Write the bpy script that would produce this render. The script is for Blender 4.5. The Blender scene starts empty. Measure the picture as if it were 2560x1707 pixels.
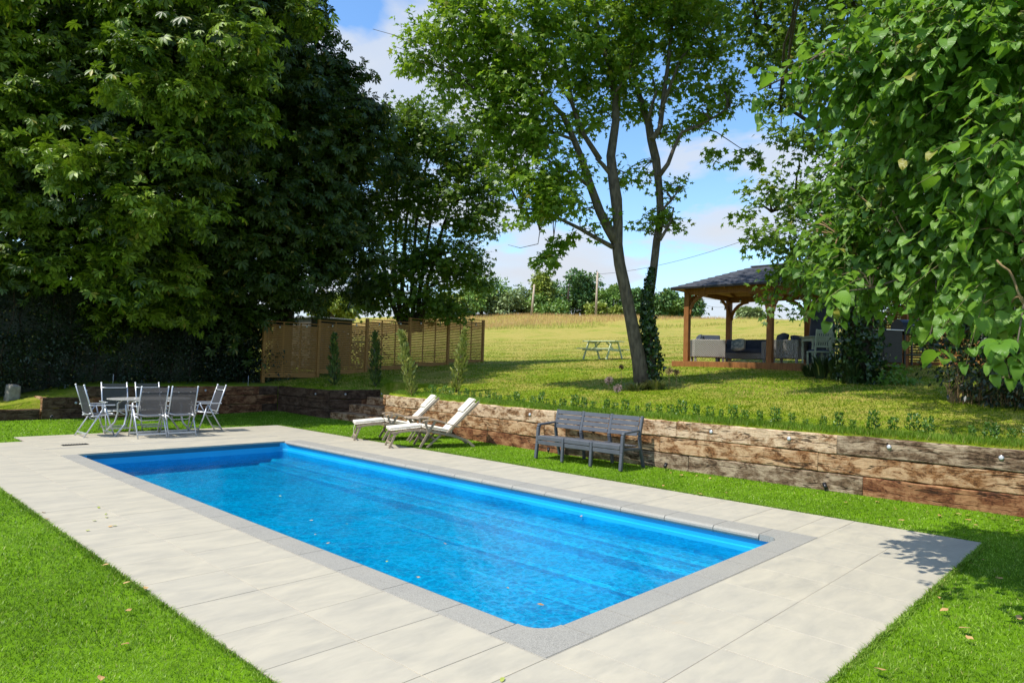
import bpy, bmesh, math, random
import numpy as np
from mathutils import Vector, Matrix
S = bpy.context.scene
rng = np.random.default_rng(11)
random.seed(5)
PI = math.pi
# ------------------------------------------------------------------ camera, sky, sun, exposure
CAM = np.array([-2.9567, -2.4866, 1.62])
RT = np.array([0.68862989, -0.72451264, 0.02950079])
DN = np.array([0.04597929, 0.00302721, -0.99893781])
FW = np.array([0.72365377, 0.68925486, 0.0353972])
F_PX = 1707.65                       # focal length in pixels of the 2560 px wide photograph
cd = bpy.data.cameras.new('camera'); cam = bpy.data.objects.new('camera', cd); S.collection.objects.link(cam)
cd.sensor_width = 36.0; cd.lens = 36.0 * F_PX / 2560; cd.clip_start = 0.05; cd.clip_end = 3000
cam.matrix_world = Matrix(((RT[0], -DN[0], -FW[0], CAM[0]), (RT[1], -DN[1], -FW[1], CAM[1]), (RT[2], -DN[2], -FW[2], CAM[2]), (0, 0, 0, 1)))
S.camera = cam
SUNV = np.array([-0.57, 0.17, 1.0]); SUNV /= np.linalg.norm(SUNV)
w = bpy.data.worlds.new('World'); S.world = w; w.use_nodes = True
nt = w.node_tree; nt.nodes.clear()
def N(nt, t, **k):
    n = nt.nodes.new(t)
    for a, b in k.items(): setattr(n, a, b)
    return n
out = N(nt, 'ShaderNodeOutputWorld'); bg = N(nt, 'ShaderNodeBackground'); bg.inputs[1].default_value = 0.09
sky = N(nt, 'ShaderNodeTexSky', sky_type='NISHITA', sun_disc=False)
sky.sun_elevation = math.asin(SUNV[2]); sky.sun_rotation = math.atan2(SUNV[0], SUNV[1])
sky.air_density = 1.0; sky.dust_density = 0.7; sky.ozone_density = 1.6
tc = N(nt, 'ShaderNodeTexCoord'); sp = N(nt, 'ShaderNodeSeparateXYZ'); nt.links.new(tc.outputs['Generated'], sp.inputs[0])
def mth(nt, op, a, b=None, clamp=False):
    n = N(nt, 'ShaderNodeMath', operation=op, use_clamp=clamp)
    for i, v in enumerate((a, b)):
        if v is None: continue
        if isinstance(v, (int, float)): n.inputs[i].default_value = v
        else: nt.links.new(v, n.inputs[i])
    return n.outputs[0]
def ramp(nt, fac, stops):
    r = N(nt, 'ShaderNodeValToRGB'); e = r.color_ramp.elements
    while len(e) < len(stops): e.new(0.5)
    for i, (p, c) in enumerate(stops):
        e[i].position = p; e[i].color = (c, c, c, 1) if isinstance(c, (int, float)) else (*c, 1)
    nt.links.new(fac, r.inputs[0]); return r.outputs[0]
zz = mth(nt, 'ADD', mth(nt, 'MAXIMUM', sp.outputs[2], 0.0), 0.16)
cx_ = mth(nt, 'DIVIDE', sp.outputs[0], zz); cy_ = mth(nt, 'DIVIDE', sp.outputs[1], zz)
cb = N(nt, 'ShaderNodeCombineXYZ'); nt.links.new(cx_, cb.inputs[0]); nt.links.new(cy_, cb.inputs[1])
nz = N(nt, 'ShaderNodeTexNoise'); nz.inputs['Scale'].default_value = 1.5; nz.inputs['Detail'].default_value = 8; nz.inputs['Roughness'].default_value = 0.52; nz.inputs['Distortion'].default_value = 0.15
mp = N(nt, 'ShaderNodeMapping'); mp.inputs['Location'].default_value = (5.3, 2.2, 0); nt.links.new(cb.outputs[0], mp.inputs[0]); nt.links.new(mp.outputs[0], nz.inputs['Vector'])
low = mth(nt, 'MULTIPLY', mth(nt, 'SUBTRACT', 0.36, sp.outputs[2]), 0.34)       # more cloud towards the horizon
cf = mth(nt, 'ADD', nz.outputs[0], low)
cloud = ramp(nt, cf, [(0.515, 0.0), (0.575, 0.8), (0.72, 1.0)])
hz = ramp(nt, sp.outputs[2], [(0.0, 0.55), (0.16, 0.12), (0.45, 0.0)])
# richer blue, then pale near the horizon, then clouds
hsv = N(nt, 'ShaderNodeHueSaturation'); hsv.inputs['Saturation'].default_value = 1.2; hsv.inputs['Value'].default_value = 2.45; nt.links.new(sky.outputs[0], hsv.inputs['Color'])
m1 = N(nt, 'ShaderNodeMix', data_type='RGBA'); nt.links.new(hz, m1.inputs[0]); nt.links.new(hsv.outputs[0], m1.inputs[6]); m1.inputs[7].default_value = (4.2, 6.4, 8.6, 1)
m2 = N(nt, 'ShaderNodeMix', data_type='RGBA'); nt.links.new(cloud, m2.inputs[0]); nt.links.new(m1.outputs[2], m2.inputs[6]); m2.inputs[7].default_value = (6.6, 7.1, 7.9, 1)
nt.links.new(m2.outputs[2], bg.inputs[0]); nt.links.new(bg.outputs[0], out.inputs[0])
sl = bpy.data.lights.new('sun', 'SUN'); sl.energy = 4.8; sl.angle = math.radians(0.5); sl.color = (1.0, 0.955, 0.88)
sun = bpy.data.objects.new('sun', sl); S.collection.objects.link(sun); sun.location = (-20, 5, 40)
sun.rotation_euler = Vector(SUNV).to_track_quat('Z', 'Y').to_euler()
S.view_settings.view_transform = 'Standard'; S.view_settings.look = 'None'; S.view_settings.gamma = 1; S.view_settings.use_curve_mapping = False
S.view_settings.exposure = 0.31
S.render.engine = 'CYCLES'
S.cycles.max_bounces = 6; S.cycles.transparent_max_bounces = 12; S.cycles.transmission_bounces = 4; S.cycles.diffuse_bounces = 3; S.cycles.glossy_bounces = 3

# ------------------------------------------------------------------ helpers
def P3(px, py, depth):                                  # a point seen at a photograph pixel, at a depth in metres
    return CAM + FW * depth + RT * ((px - 1280) / F_PX * depth) + DN * ((py - 853.5) / F_PX * depth)
def onz(px, py, z=0.0):
    d = FW + RT * ((px - 1280) / F_PX) + DN * ((py - 853.5) / F_PX)
    return CAM + d * ((z - CAM[2]) / d[2])
KX = [-200, 7, 8, 17, 22, 40, 55, 66, 78, 120, 300, 900]
KZ = [0.80, 0.80, 0.93, 1.76, 2.15, 4.2, 6.1, 7.9, 8.25, 7.6, 2.0, -10]
def terr(x, y):
    x = np.asarray(x, float); y = np.asarray(y, float)
    z = np.interp(x, KX, KZ)
    s = np.clip((x - 22) / 44, 0, 1)
    z = z + s * 1.5 * np.tanh((y - 45) / 32)
    lo = np.clip((x - 0.2) / 2.5, 0, 1) * 0.52 + 0.28      # low bank behind the left-hand walls
    left = (x < 6.9) & (y > 16)
    z = np.where((y > 14) & (x >= 6.9) & (x < 12), np.minimum(z, 0.795 + 0.22 * np.clip(y - 14.3, 0, 9) + 0.1 * np.clip(x - 9.5, 0, 9)), z)
    z = np.where(left, lo + np.clip(y - 17, 0, 30) * 0.03 * 1.0, z)
    z = z + 0.02 * np.sin(x * 1.3 + y * 0.7) * np.clip((x - 8) / 4, 0, 1) + 0.05 * np.sin(x * 0.31 - y * 0.43) * np.clip((x - 10) / 12, 0, 1)
    return z
def T(x, y): return float(terr(x, y))

def link(o, parent=None):
    S.collection.objects.link(o)
    if parent is not None: o.parent = parent
    return o
def tag(o, label=None, cat=None, group=None, kind=None):
    if label: o['label'] = label
    if cat: o['category'] = cat
    if group: o['group'] = group
    if kind: o['kind'] = kind
    return o
def empty(name, loc=(0, 0, 0), rz=0, label=None, cat=None, group=None):
    o = bpy.data.objects.new(name, None); o.empty_display_size = 0.2
    o.location = loc; o.rotation_euler = (0, 0, rz); link(o); return tag(o, label, cat, group)
def copy_tree(o, parent=None):
    c = o.copy(); S.collection.objects.link(c); c.parent = parent
    for ch in o.children: copy_tree(ch, c)
    return c

_pref = {}
def rbox_pref(key):
    """unit tables for a chamfered box"""
    if key in _pref: return _pref[key]
    bm = bmesh.new(); bmesh.ops.create_cube(bm, size=2.0)
    for v in bm.verts: v.co = v.co
    return None
class MB:
    def __init__(s): s.v = []; s.f = []; s.sm = []; s.n = 0
    def add(s, vs, fs, smooth=False, off=None):
        b = s.n
        for p in vs: s.v.append((float(p[0]), float(p[1]), float(p[2])))
        for q in fs: s.f.append(tuple(i + b for i in q)); s.sm.append(smooth)
        s.n += len(vs); return s
    def box(s, c, size, R=None, ch=0.004):
        hx, hy, hz_ = size[0] / 2, size[1] / 2, size[2] / 2
        ch = min(ch, hx * .6, hy * .6, hz_ * .6)
        vs = []; idx = {}
        for i, sx in enumerate((-1, 1)):
            for j, sy in enumerate((-1, 1)):
                for k, sz in enumerate((-1, 1)):
                    for a in range(3):
                        p = [sx * (hx - ch), sy * (hy - ch), sz * (hz_ - ch)]
                        p[a] = (sx * hx, sy * hy, sz * hz_)[a]
                        idx[(i, j, k, a)] = len(vs); vs.append(p)
        fs = []
        for a in range(3):
            b, c2 = (a + 1) % 3, (a + 2) % 3
            for sa in (0, 1):
                q = []
                for (u, v_) in ((0, 0), (1, 0), (1, 1), (0, 1)):
                    t = [0, 0, 0]; t[a] = sa; t[b] = u; t[c2] = v_; q.append(idx[(*t, a)])
                fs.append(q if sa else q[::-1])
        for a in range(3):                                  # edges along axis a
            b, c2 = (a + 1) % 3, (a + 2) % 3
            for sb in (0, 1):
                for sc in (0, 1):
                    t0 = [0, 0, 0]; t1 = [0, 0, 0]; t0[b] = t1[b] = sb; t0[c2] = t1[c2] = sc; t0[a] = 0; t1[a] = 1
                    q = [idx[(*t0, b)], idx[(*t1, b)], idx[(*t1, c2)], idx[(*t0, c2)]]
                    fs.append(q if (sb ^ sc) else q[::-1])
        for i in (0, 1):
            for j in (0, 1):
                for k in (0, 1):
                    q = [idx[(i, j, k, 0)], idx[(i, j, k, 1)], idx[(i, j, k, 2)]]
                    fs.append(q if (i + j + k) % 2 else q[::-1])
        R_ = np.eye(3) if R is None else np.asarray(R); c = np.asarray(c, float)
        vs = [R_ @ np.array(p) + c for p in vs]
        return s.add(vs, fs)
    def bar(s, p0, p1, wd, ht, up=(0, 0, 1), ch=0.003):
        p0 = np.asarray(p0, float); p1 = np.asarray(p1, float); d = p1 - p0; L = np.linalg.norm(d); d = d / L
        up = np.asarray(up, float); sd = np.cross(up, d)
        if np.linalg.norm(sd) < 1e-4: sd = np.cross((0, 1, 0), d)
        sd /= np.linalg.norm(sd); u = np.cross(d, sd)
        return s.box((p0 + p1) / 2, (L, wd, ht), np.array([d, sd, u]).T, ch)
    def tube(s, pts, r, n=8, cap=True, smooth=True):
        pts = [np.asarray(p, float) for p in pts]; m = len(pts)
        rr = r if isinstance(r, (list, tuple, np.ndarray)) else [r] * m
        vs = []; pu = None
        for i, p in enumerate(pts):
            d = pts[min(i + 1, m - 1)] - pts[max(i - 1, 0)]; d = d / (np.linalg.norm(d) + 1e-9)
            if pu is None: a = np.array([0, 0, 1.]) if abs(d[2]) < .9 else np.array([1., 0, 0])
            else: a = pu
            x = a - d * (a @ d); x /= np.linalg.norm(x) + 1e-9; y = np.cross(d, x); pu = x
            for k in range(n):
                t = 2 * PI * k / n; vs.append(p + (x * math.cos(t) + y * math.sin(t)) * rr[i])
        fs = [(i * n + k, i * n + (k + 1) % n, (i + 1) * n + (k + 1) % n, (i + 1) * n + k) for i in range(m - 1) for k in range(n)]
        s.add(vs, fs, smooth)
        if cap:
            b = s.n - len(vs)
            s.f.append(tuple(b + k for k in range(n))[::-1]); s.sm.append(False)
            s.f.append(tuple(b + (m - 1) * n + k for k in range(n))); s.sm.append(False)
        return s
    def lathe(s, prof, c=(0, 0, 0), n=16, smooth=True):
        vs = []; m = len(prof)
        for (r, z) in prof:
            for k in range(n):
                t = 2 * PI * k / n; vs.append((c[0] + r * math.cos(t), c[1] + r * math.sin(t), c[2] + z))
        fs = [(i * n + k, i * n + (k + 1) % n, (i + 1) * n + (k + 1) % n, (i + 1) * n + k) for i in range(m - 1) for k in range(n)]
        return s.add(vs, fs, smooth)
    def prism(s, poly, z0, z1):
        n = len(poly); vs = [(x, y, z0) for x, y in poly] + [(x, y, z1) for x, y in poly]
        fs = [tuple(range(n))[::-1], tuple(range(n, 2 * n))] + [(i, (i + 1) % n, n + (i + 1) % n, n + i) for i in range(n)]
        return s.add(vs, fs)
    def mesh(s, name, mats, off=(0, 0, 0)):
        me = bpy.data.meshes.new(name); o = off
        me.from_pydata([(a - o[0], b - o[1], c - o[2]) for a, b, c in s.v], [], s.f)
        me.polygons.foreach_set('use_smooth', s.sm)
        for m in (mats if isinstance(mats, (list, tuple)) else [mats]): me.materials.append(m)
        me.update(); return me
    def build(s, name, mats, parent=None, off=(0, 0, 0)):
        return link(bpy.data.objects.new(name, s.mesh(name, mats, off)), parent)
def rootoff(r): return tuple(r.location)
def tri_mesh(name, verts, tris, m, smooth=False):
    """big triangle meshes straight from numpy arrays"""
    me = bpy.data.meshes.new(name); nv = len(verts); nf = len(tris)
    me.vertices.add(nv); me.vertices.foreach_set('co', np.ascontiguousarray(verts, dtype=np.float32).ravel())
    me.loops.add(nf * 3); me.loops.foreach_set('vertex_index', np.ascontiguousarray(tris, dtype=np.int32).ravel())
    me.polygons.add(nf); me.polygons.foreach_set('loop_start', np.arange(0, nf * 3, 3, dtype=np.int32))
    try: me.polygons.foreach_set('loop_total', np.full(nf, 3, dtype=np.int32))
    except Exception: pass
    me.update(calc_edges=True)
    if smooth: me.polygons.foreach_set('use_smooth', np.ones(nf, dtype=bool))
    me.materials.append(m); return me
def rboxmesh(name, size, rad, seg, m, sub=0, puff=0.0):
    """soft rounded box (cushions)"""
    bm = bmesh.new(); bmesh.ops.create_cube(bm, size=1)
    for v in bm.verts: v.co = Vector((v.co.x * size[0], v.co.y * size[1], v.co.z * size[2]))
    if sub: bmesh.ops.subdivide_edges(bm, edges=[e for e in bm.edges], cuts=sub, use_grid_fill=True)
    if puff:
        for v in bm.verts:
            a = (1 - (2 * v.co.x / size[0]) ** 2) * (1 - (2 * v.co.y / size[1]) ** 2)
            v.co.z *= 1 + puff * a
            v.co.z += 0.004 * math.sin(v.co.x * 23 + 1) * a
    es = [e for e in bm.edges if len(e.link_faces) == 2 and e.link_faces[0].normal.angle(e.link_faces[1].normal, 0) > 0.9]
    bmesh.ops.bevel(bm, geom=es, offset=rad, segments=seg, affect='EDGES', profile=0.6)
    me = bpy.data.meshes.new(name); bm.to_mesh(me); bm.free()
    for p in me.polygons: p.use_smooth = True
    me.materials.append(m); return me
def obj(name, me, parent=None, loc=(0, 0, 0), rot=(0, 0, 0)):
    o = bpy.data.objects.new(name, me); o.location = loc; o.rotation_euler = rot; return link(o, parent)
def rotz(a): c, s_ = math.cos(a), math.sin(a); return np.array([[c, -s_, 0], [s_, c, 0], [0, 0, 1]])

# ------------------------------------------------------------------ materials
class Mat:
    def __init__(s, name, rough=0.6, spec=0.35, metal=0.0):
        s.m = bpy.data.materials.new(name); s.m.use_nodes = True; s.nt = s.m.node_tree
        s.b = s.nt.nodes['Principled BSDF']; s.b.inputs['Roughness'].default_value = rough
        s.b.inputs['Specular IOR Level'].default_value = spec; s.b.inputs['Metallic'].default_value = metal
        s.g = None
    def L(s, a, b): s.nt.links.new(a, b)
    def coord(s, kind='Object', scale=(1, 1, 1), rot=(0, 0, 0)):
        if kind == 'World': o = N(s.nt, 'ShaderNodeNewGeometry').outputs['Position']
        else: o = N(s.nt, 'ShaderNodeTexCoord').outputs[kind]
        mp = N(s.nt, 'ShaderNodeMapping'); mp.inputs['Scale'].default_value = scale; mp.inputs['Rotation'].default_value = rot
        s.L(o, mp.inputs[0]); return mp.outputs[0]
    def noise(s, co, scale, detail=4, rough=0.55, dist=0.0):
        n = N(s.nt, 'ShaderNodeTexNoise'); n.inputs['Scale'].default_value = scale; n.inputs['Detail'].default_value = detail
        n.inputs['Roughness'].default_value = rough; n.inputs['Distortion'].default_value = dist
        s.L(co, n.inputs['Vector']); return n.outputs[0]
    def ramp(s, f, st): return ramp(s.nt, f, st)
    def mix(s, f, a, b, mode='MIX'):
        n = N(s.nt, 'ShaderNodeMix', data_type='RGBA', blend_type=mode)
        for i, v in ((0, f), (6, a), (7, b)):
            if isinstance(v, (int, float)): n.inputs[i].default_value = v
            elif isinstance(v, tuple): n.inputs[i].default_value = (*v, 1)
            else: s.L(v, n.inputs[i])
        return n.outputs[2]
    def rand(s, which='obj'):
        if which == 'obj': return N(s.nt, 'ShaderNodeObjectInfo').outputs['Random']
        return N(s.nt, 'ShaderNodeNewGeometry').outputs['Random Per Island']
    def col(s, c):
        if isinstance(c, tuple): s.b.inputs['Base Color'].default_value = (*c, 1)
        else: s.L(c, s.b.inputs['Base Color'])
        return s
    def bump(s, h, strength=0.3, dist=0.01):
        n = N(s.nt, 'ShaderNodeBump'); n.inputs['Strength'].default_value = strength; n.inputs['Distance'].default_value = dist
        s.L(h, n.inputs['Height']); s.L(n.outputs[0], s.b.inputs['Normal']); return s
def simple(name, c1, c2, scale=6, rough=0.6, bump=0.0, kind='Object', sc=(1, 1, 1), spec=0.35, metal=0.0, detail=5, bd=0.004):
    m = Mat(name, rough, spec, metal); co = m.coord(kind, sc); n = m.noise(co, scale, detail)
    m.col(m.mix(m.ramp(n, [(0.35, 0.0), (0.65, 1.0)]), c1, c2))
    if bump: m.bump(m.noise(co, scale * 3, detail), bump, bd)
    return m.m

def leafmat(name, c_dark, c_mid, c_light, rough=0.42, trans=0.32, tcol=(0.20, 0.36, 0.03), spec=0.5, veins=False):
    m = Mat(name, rough, spec); r = m.rand('isl')
    co = m.coord('World'); n = m.noise(co, 0.9, 3)
    c = m.ramp(r, [(0.0, c_dark), (0.55, c_mid), (1.0, c_light)])
    c = m.mix(m.ramp(n, [(0.35, 0.0), (0.7, 0.6)]), c, c_light)
    rare = m.ramp(r, [(0.975, 0.0), (0.985, 0.8)]); c = m.mix(rare, c, (0.30, 0.24, 0.04))
    m.col(c)
    tr = N(m.nt, 'ShaderNodeBsdfTranslucent'); tm = m.mix(0.5, c, tcol); m.L(tm, tr.inputs[0])
    mx = N(m.nt, 'ShaderNodeMixShader'); mx.inputs[0].default_value = trans
    o = [n_ for n_ in m.nt.nodes if n_.type == 'OUTPUT_MATERIAL'][0]
    m.L(m.b.outputs[0], mx.inputs[1]); m.L(tr.outputs[0], mx.inputs[2]); m.L(mx.outputs[0], o.inputs[0])
    if veins:
        uv = m.coord('UV'); spx = N(m.nt, 'ShaderNodeSeparateXYZ'); m.L(uv, spx.inputs[0])
        ax = mth(m.nt, 'ABSOLUTE', mth(m.nt, 'SUBTRACT', spx.outputs[0], 0.0))
        k = mth(m.nt, 'SUBTRACT', spx.outputs[1], mth(m.nt, 'MULTIPLY', ax, 0.75))
        wv = mth(m.nt, 'ABSOLUTE', mth(m.nt, 'SINE', mth(m.nt, 'MULTIPLY', k, 21.0)))
        m.bump(wv, 0.4, 0.004)
    return m.m
M = {}
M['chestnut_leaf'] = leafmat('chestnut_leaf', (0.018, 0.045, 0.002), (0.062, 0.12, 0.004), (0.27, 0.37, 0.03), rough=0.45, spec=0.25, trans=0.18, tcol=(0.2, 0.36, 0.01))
M['chestnut_shade'] = leafmat('chestnut_leaf_shaded', (0.016, 0.036, 0.004), (0.035, 0.066, 0.007), (0.085, 0.13, 0.018), rough=0.45, spec=0.3, trans=0.16, tcol=(0.12, 0.22, 0.01))  # darker copy of the chestnut leaf, crown shade put into its colour
M['maple_leaf'] = leafmat('maple_leaf', (0.06, 0.13, 0.005), (0.11, 0.21, 0.010), (0.20, 0.30, 0.025), rough=0.42, spec=0.3, trans=0.42, tcol=(0.40, 0.62, 0.03))
M['sycamore_leaf'] = leafmat('sycamore_leaf', (0.035, 0.085, 0.006), (0.075, 0.15, 0.010), (0.15, 0.23, 0.02), spec=0.3, trans=0.32, tcol=(0.28, 0.46, 0.03))
M['linden_leaf'] = leafmat('linden_leaf', (0.035, 0.095, 0.008), (0.095, 0.21, 0.014), (0.20, 0.34, 0.05), rough=0.42, spec=.45, trans=0.38, tcol=(0.32, 0.58, 0.03), veins=True)
M['far_leaf'] = leafmat('far_leaf', (0.085, 0.162, 0.038), (0.142, 0.247, 0.049), (0.209, 0.342, 0.061), trans=0.2)
M['far_leaf_yellow'] = leafmat('far_leaf_yellow', (0.152, 0.190, 0.034), (0.228, 0.285, 0.042), (0.323, 0.380, 0.057), trans=0.2)
M['far_leaf_grey'] = leafmat('far_leaf_grey', (0.171, 0.228, 0.095), (0.228, 0.304, 0.114), (0.304, 0.380, 0.152), trans=0.15)
M['far_leaf_deep'] = leafmat('far_leaf_deep', (0.048, 0.114, 0.038), (0.085, 0.180, 0.048), (0.133, 0.247, 0.057), trans=0.15)
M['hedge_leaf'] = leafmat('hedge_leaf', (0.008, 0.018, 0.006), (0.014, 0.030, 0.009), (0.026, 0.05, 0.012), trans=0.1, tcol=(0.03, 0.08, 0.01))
M['ivy_leaf'] = leafmat('ivy_leaf', (0.010, 0.028, 0.008), (0.018, 0.048, 0.012), (0.04, 0.09, 0.02), rough=0.3, trans=0.08)
M['conifer'] = leafmat('conifer_spray', (0.12, 0.16, 0.02), (0.22, 0.26, 0.04), (0.38, 0.38, 0.10), trans=0.15, tcol=(0.2, 0.25, 0.05))
M['box_leaf'] = leafmat('box_leaf', (0.015, 0.05, 0.006), (0.04, 0.12, 0.01), (0.13, 0.27, 0.03), trans=0.22)
def blade(name, a, b, c, dry=None, amt=0.0, rough=0.5, tr=0.3, spec=0.3):
    m = Mat(name, rough, spec); r = m.rand('isl'); co = m.coord('World')
    n = m.noise(co, 0.55, 5, 0.6); n2 = m.noise(co, 2.6, 3, 0.6)
    cc = m.ramp(r, [(0.0, a), (0.5, b), (1.0, c)])
    if dry:
        f = m.ramp(mth(m.nt, 'ADD', mth(m.nt, 'MULTIPLY', n, 0.6), mth(m.nt, 'ADD', mth(m.nt, 'MULTIPLY', n2, 0.25), mth(m.nt, 'MULTIPLY', r, 0.18))), [(0.53 - amt, 0.0), (0.64 - amt, 1.0)])
        cc = m.mix(f, cc, dry)
    else:
        cc = m.mix(m.ramp(n2, [(0.4, 0.0), (0.65, 0.35)]), cc, c); cc = m.mix(m.ramp(n, [(0.42, 0.45), (0.56, 0.0)]), cc, a); cc = m.mix(m.ramp(r, [(0.965, 0.0), (0.975, 0.9)]), cc, (0.42, 0.40, 0.12))
    m.col(cc)
    t = N(m.nt, 'ShaderNodeBsdfTranslucent'); m.L(cc, t.inputs[0]); mx = N(m.nt, 'ShaderNodeMixShader'); mx.inputs[0].default_value = tr
    o = [n_ for n_ in m.nt.nodes if n_.type == 'OUTPUT_MATERIAL'][0]
    m.L(m.b.outputs[0], mx.inputs[1]); m.L(t.outputs[0], mx.inputs[2]); m.L(mx.outputs[0], o.inputs[0]); return m.m
M['turf_blade'] = blade('turf_blade', (0.055, 0.13, 0.001), (0.145, 0.30, 0.002), (0.42, 0.58, 0.10), rough=0.42, tr=0.42, spec=0.22)
M['lawn_blade'] = blade('lawn_blade', (0.07, 0.135, 0.001), (0.19, 0.28, 0.003), (0.38, 0.42, 0.03), dry=(0.55, 0.42, 0.13), amt=0.03, tr=0.45, spec=.15)
M['meadow_blade'] = blade('meadow_blade', (0.46, 0.30, 0.10), (0.60, 0.38, 0.15), (0.70, 0.50, 0.22), tr=0.35)
M['meadow_green'] = blade('meadow_green', (0.24, 0.30, 0.03), (0.36, 0.40, 0.06), (0.5, 0.46, 0.12), tr=0.35)

def ground_mat(name, g1, g2, dry, scale=0.5, bias=0.0):
    m = Mat(name, 0.9, 0.1); co = m.coord('World')
    n = m.noise(co, scale, 6, 0.62); f = m.noise(co, 16, 4, 0.7); f2 = m.noise(co, 3.2, 4, 0.6)
    k = mth(m.nt, 'ADD', mth(m.nt, 'MULTIPLY', n, 0.6), mth(m.nt, 'ADD', mth(m.nt, 'MULTIPLY', f2, 0.25), mth(m.nt, 'MULTIPLY', f, 0.22)))
    base = m.mix(m.ramp(f, [(0.35, 0.0), (0.7, 1.0)]), g1, g2)
    m.col(m.mix(m.ramp(k, [(0.50 - bias, 0.0), (0.64 - bias, 1.0)]), base, dry))
    m.bump(f, 0.6, 0.03); return m.m
M['turf'] = ground_mat('turf', (0.06, 0.13, 0.002), (0.11, 0.22, 0.003), (0.12, 0.24, 0.004))
def lawn_mat():
    m = Mat('lawn', 0.9, 0.1); co = m.coord('World'); tcn = m.coord('World')
    n = m.noise(co, 0.35, 6, 0.65); f = m.noise(co, 14, 4, 0.7); f2 = m.noise(co, 2.2, 5, 0.65)
    sx = N(m.nt, 'ShaderNodeSeparateXYZ'); m.L(tcn, sx.inputs[0])
    far = ramp(m.nt, mth(m.nt, 'MULTIPLY', sx.outputs[0], 0.01), [(0.07, 0.0), (0.17, 0.04), (0.22, 0.09), (0.40, 0.13)])  # the field dries out uphill
    k = mth(m.nt, 'ADD', mth(m.nt, 'ADD', mth(m.nt, 'MULTIPLY', n, 0.55), mth(m.nt, 'MULTIPLY', f2, 0.28)), mth(m.nt, 'ADD', mth(m.nt, 'MULTIPLY', f, 0.2), far))
    base = m.mix(m.ramp(f2, [(0.35, 0.0), (0.7, 1.0)]), (0.10, 0.165, 0.004), (0.21, 0.27, 0.012))
    dry = m.mix(m.ramp(f, [(0.35, 0.0), (0.7, 1.0)]), (0.25, 0.215, 0.04), (0.42, 0.33, 0.09))
    m.col(m.mix(m.ramp(k, [(0.50, 0.0), (0.66, 0.95)]), base, dry)); m.bump(f, 0.8, 0.04); return m.m
M['lawn'] = lawn_mat()
M['soil'] = simple('soil', (0.035, 0.025, 0.015), (0.07, 0.05, 0.03), 8, 0.95, 0.5, 'World')
def slab_mat():
    m = Mat('porcelain_slab', 0.55, 0.3); r = m.rand('obj')
    ofs = N(m.nt, 'ShaderNodeVectorMath', operation='SCALE'); cmb = N(m.nt, 'ShaderNodeCombineXYZ')
    m.L(r, cmb.inputs[0]); m.L(r, cmb.inputs[1]); m.L(cmb.outputs[0], ofs.inputs[0]); ofs.inputs['Scale'].default_value = 37.0
    add = N(m.nt, 'ShaderNodeVectorMath', operation='ADD'); m.L(m.coord('Object', (1.0, 2.6, 1)), add.inputs[0]); m.L(ofs.outputs[0], add.inputs[1])
    n = m.noise(add.outputs[0], 2.2, 6, 0.6, 0.4); n2 = m.noise(add.outputs[0], 9, 5, 0.6)
    c = m.mix(m.ramp(n, [(0.36, 0.0), (0.68, 1.0)]), (0.455, 0.41, 0.305), (0.35, 0.322, 0.252))
    c = m.mix(m.ramp(n2, [(0.5, 0.0), (0.8, 0.35)]), c, (0.50, 0.45, 0.34))
    c = m.mix(mth(m.nt, 'MULTIPLY', r, 0.22), c, (0.38, 0.355, 0.29))
    wn = m.noise(m.coord('World'), 1.3, 6, 0.7); c = m.mix(m.ramp(wn, [(0.66, 0.0), (0.74, 0.28)]), c, (0.46, 0.34, 0.20))
    m.col(c); m.bump(n2, 0.06, 0.003); return m.m
M['slab'] = slab_mat()
M['pale_grout'] = simple('pale_grout', (0.50, 0.47, 0.40), (0.60, 0.56, 0.47), 1.3, 0.9, 0, 'World')
M['grout'] = simple('grout', (0.27, 0.22, 0.16), (0.46, 0.41, 0.32), 1.3, 0.9, 0, 'World')
def granite():
    m = Mat('granite', 0.6, 0.3); co = m.coord('World'); n = m.noise(co, 170, 3, 0.8); b = m.noise(co, 1.5, 4); r = m.rand('obj')
    c = m.mix(m.ramp(n, [(0.38, 0.0), (0.62, 1.0)]), (0.17, 0.162, 0.14), (0.40, 0.38, 0.32))
    c = m.mix(m.ramp(b, [(0.4, 0.0), (0.7, 0.4)]), c, (0.37, 0.345, 0.28)); c = m.mix(mth(m.nt, 'MULTIPLY', r, 0.25), c, (0.27, 0.265, 0.24))
    m.col(c); return m.m
M['granite'] = granite()
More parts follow.
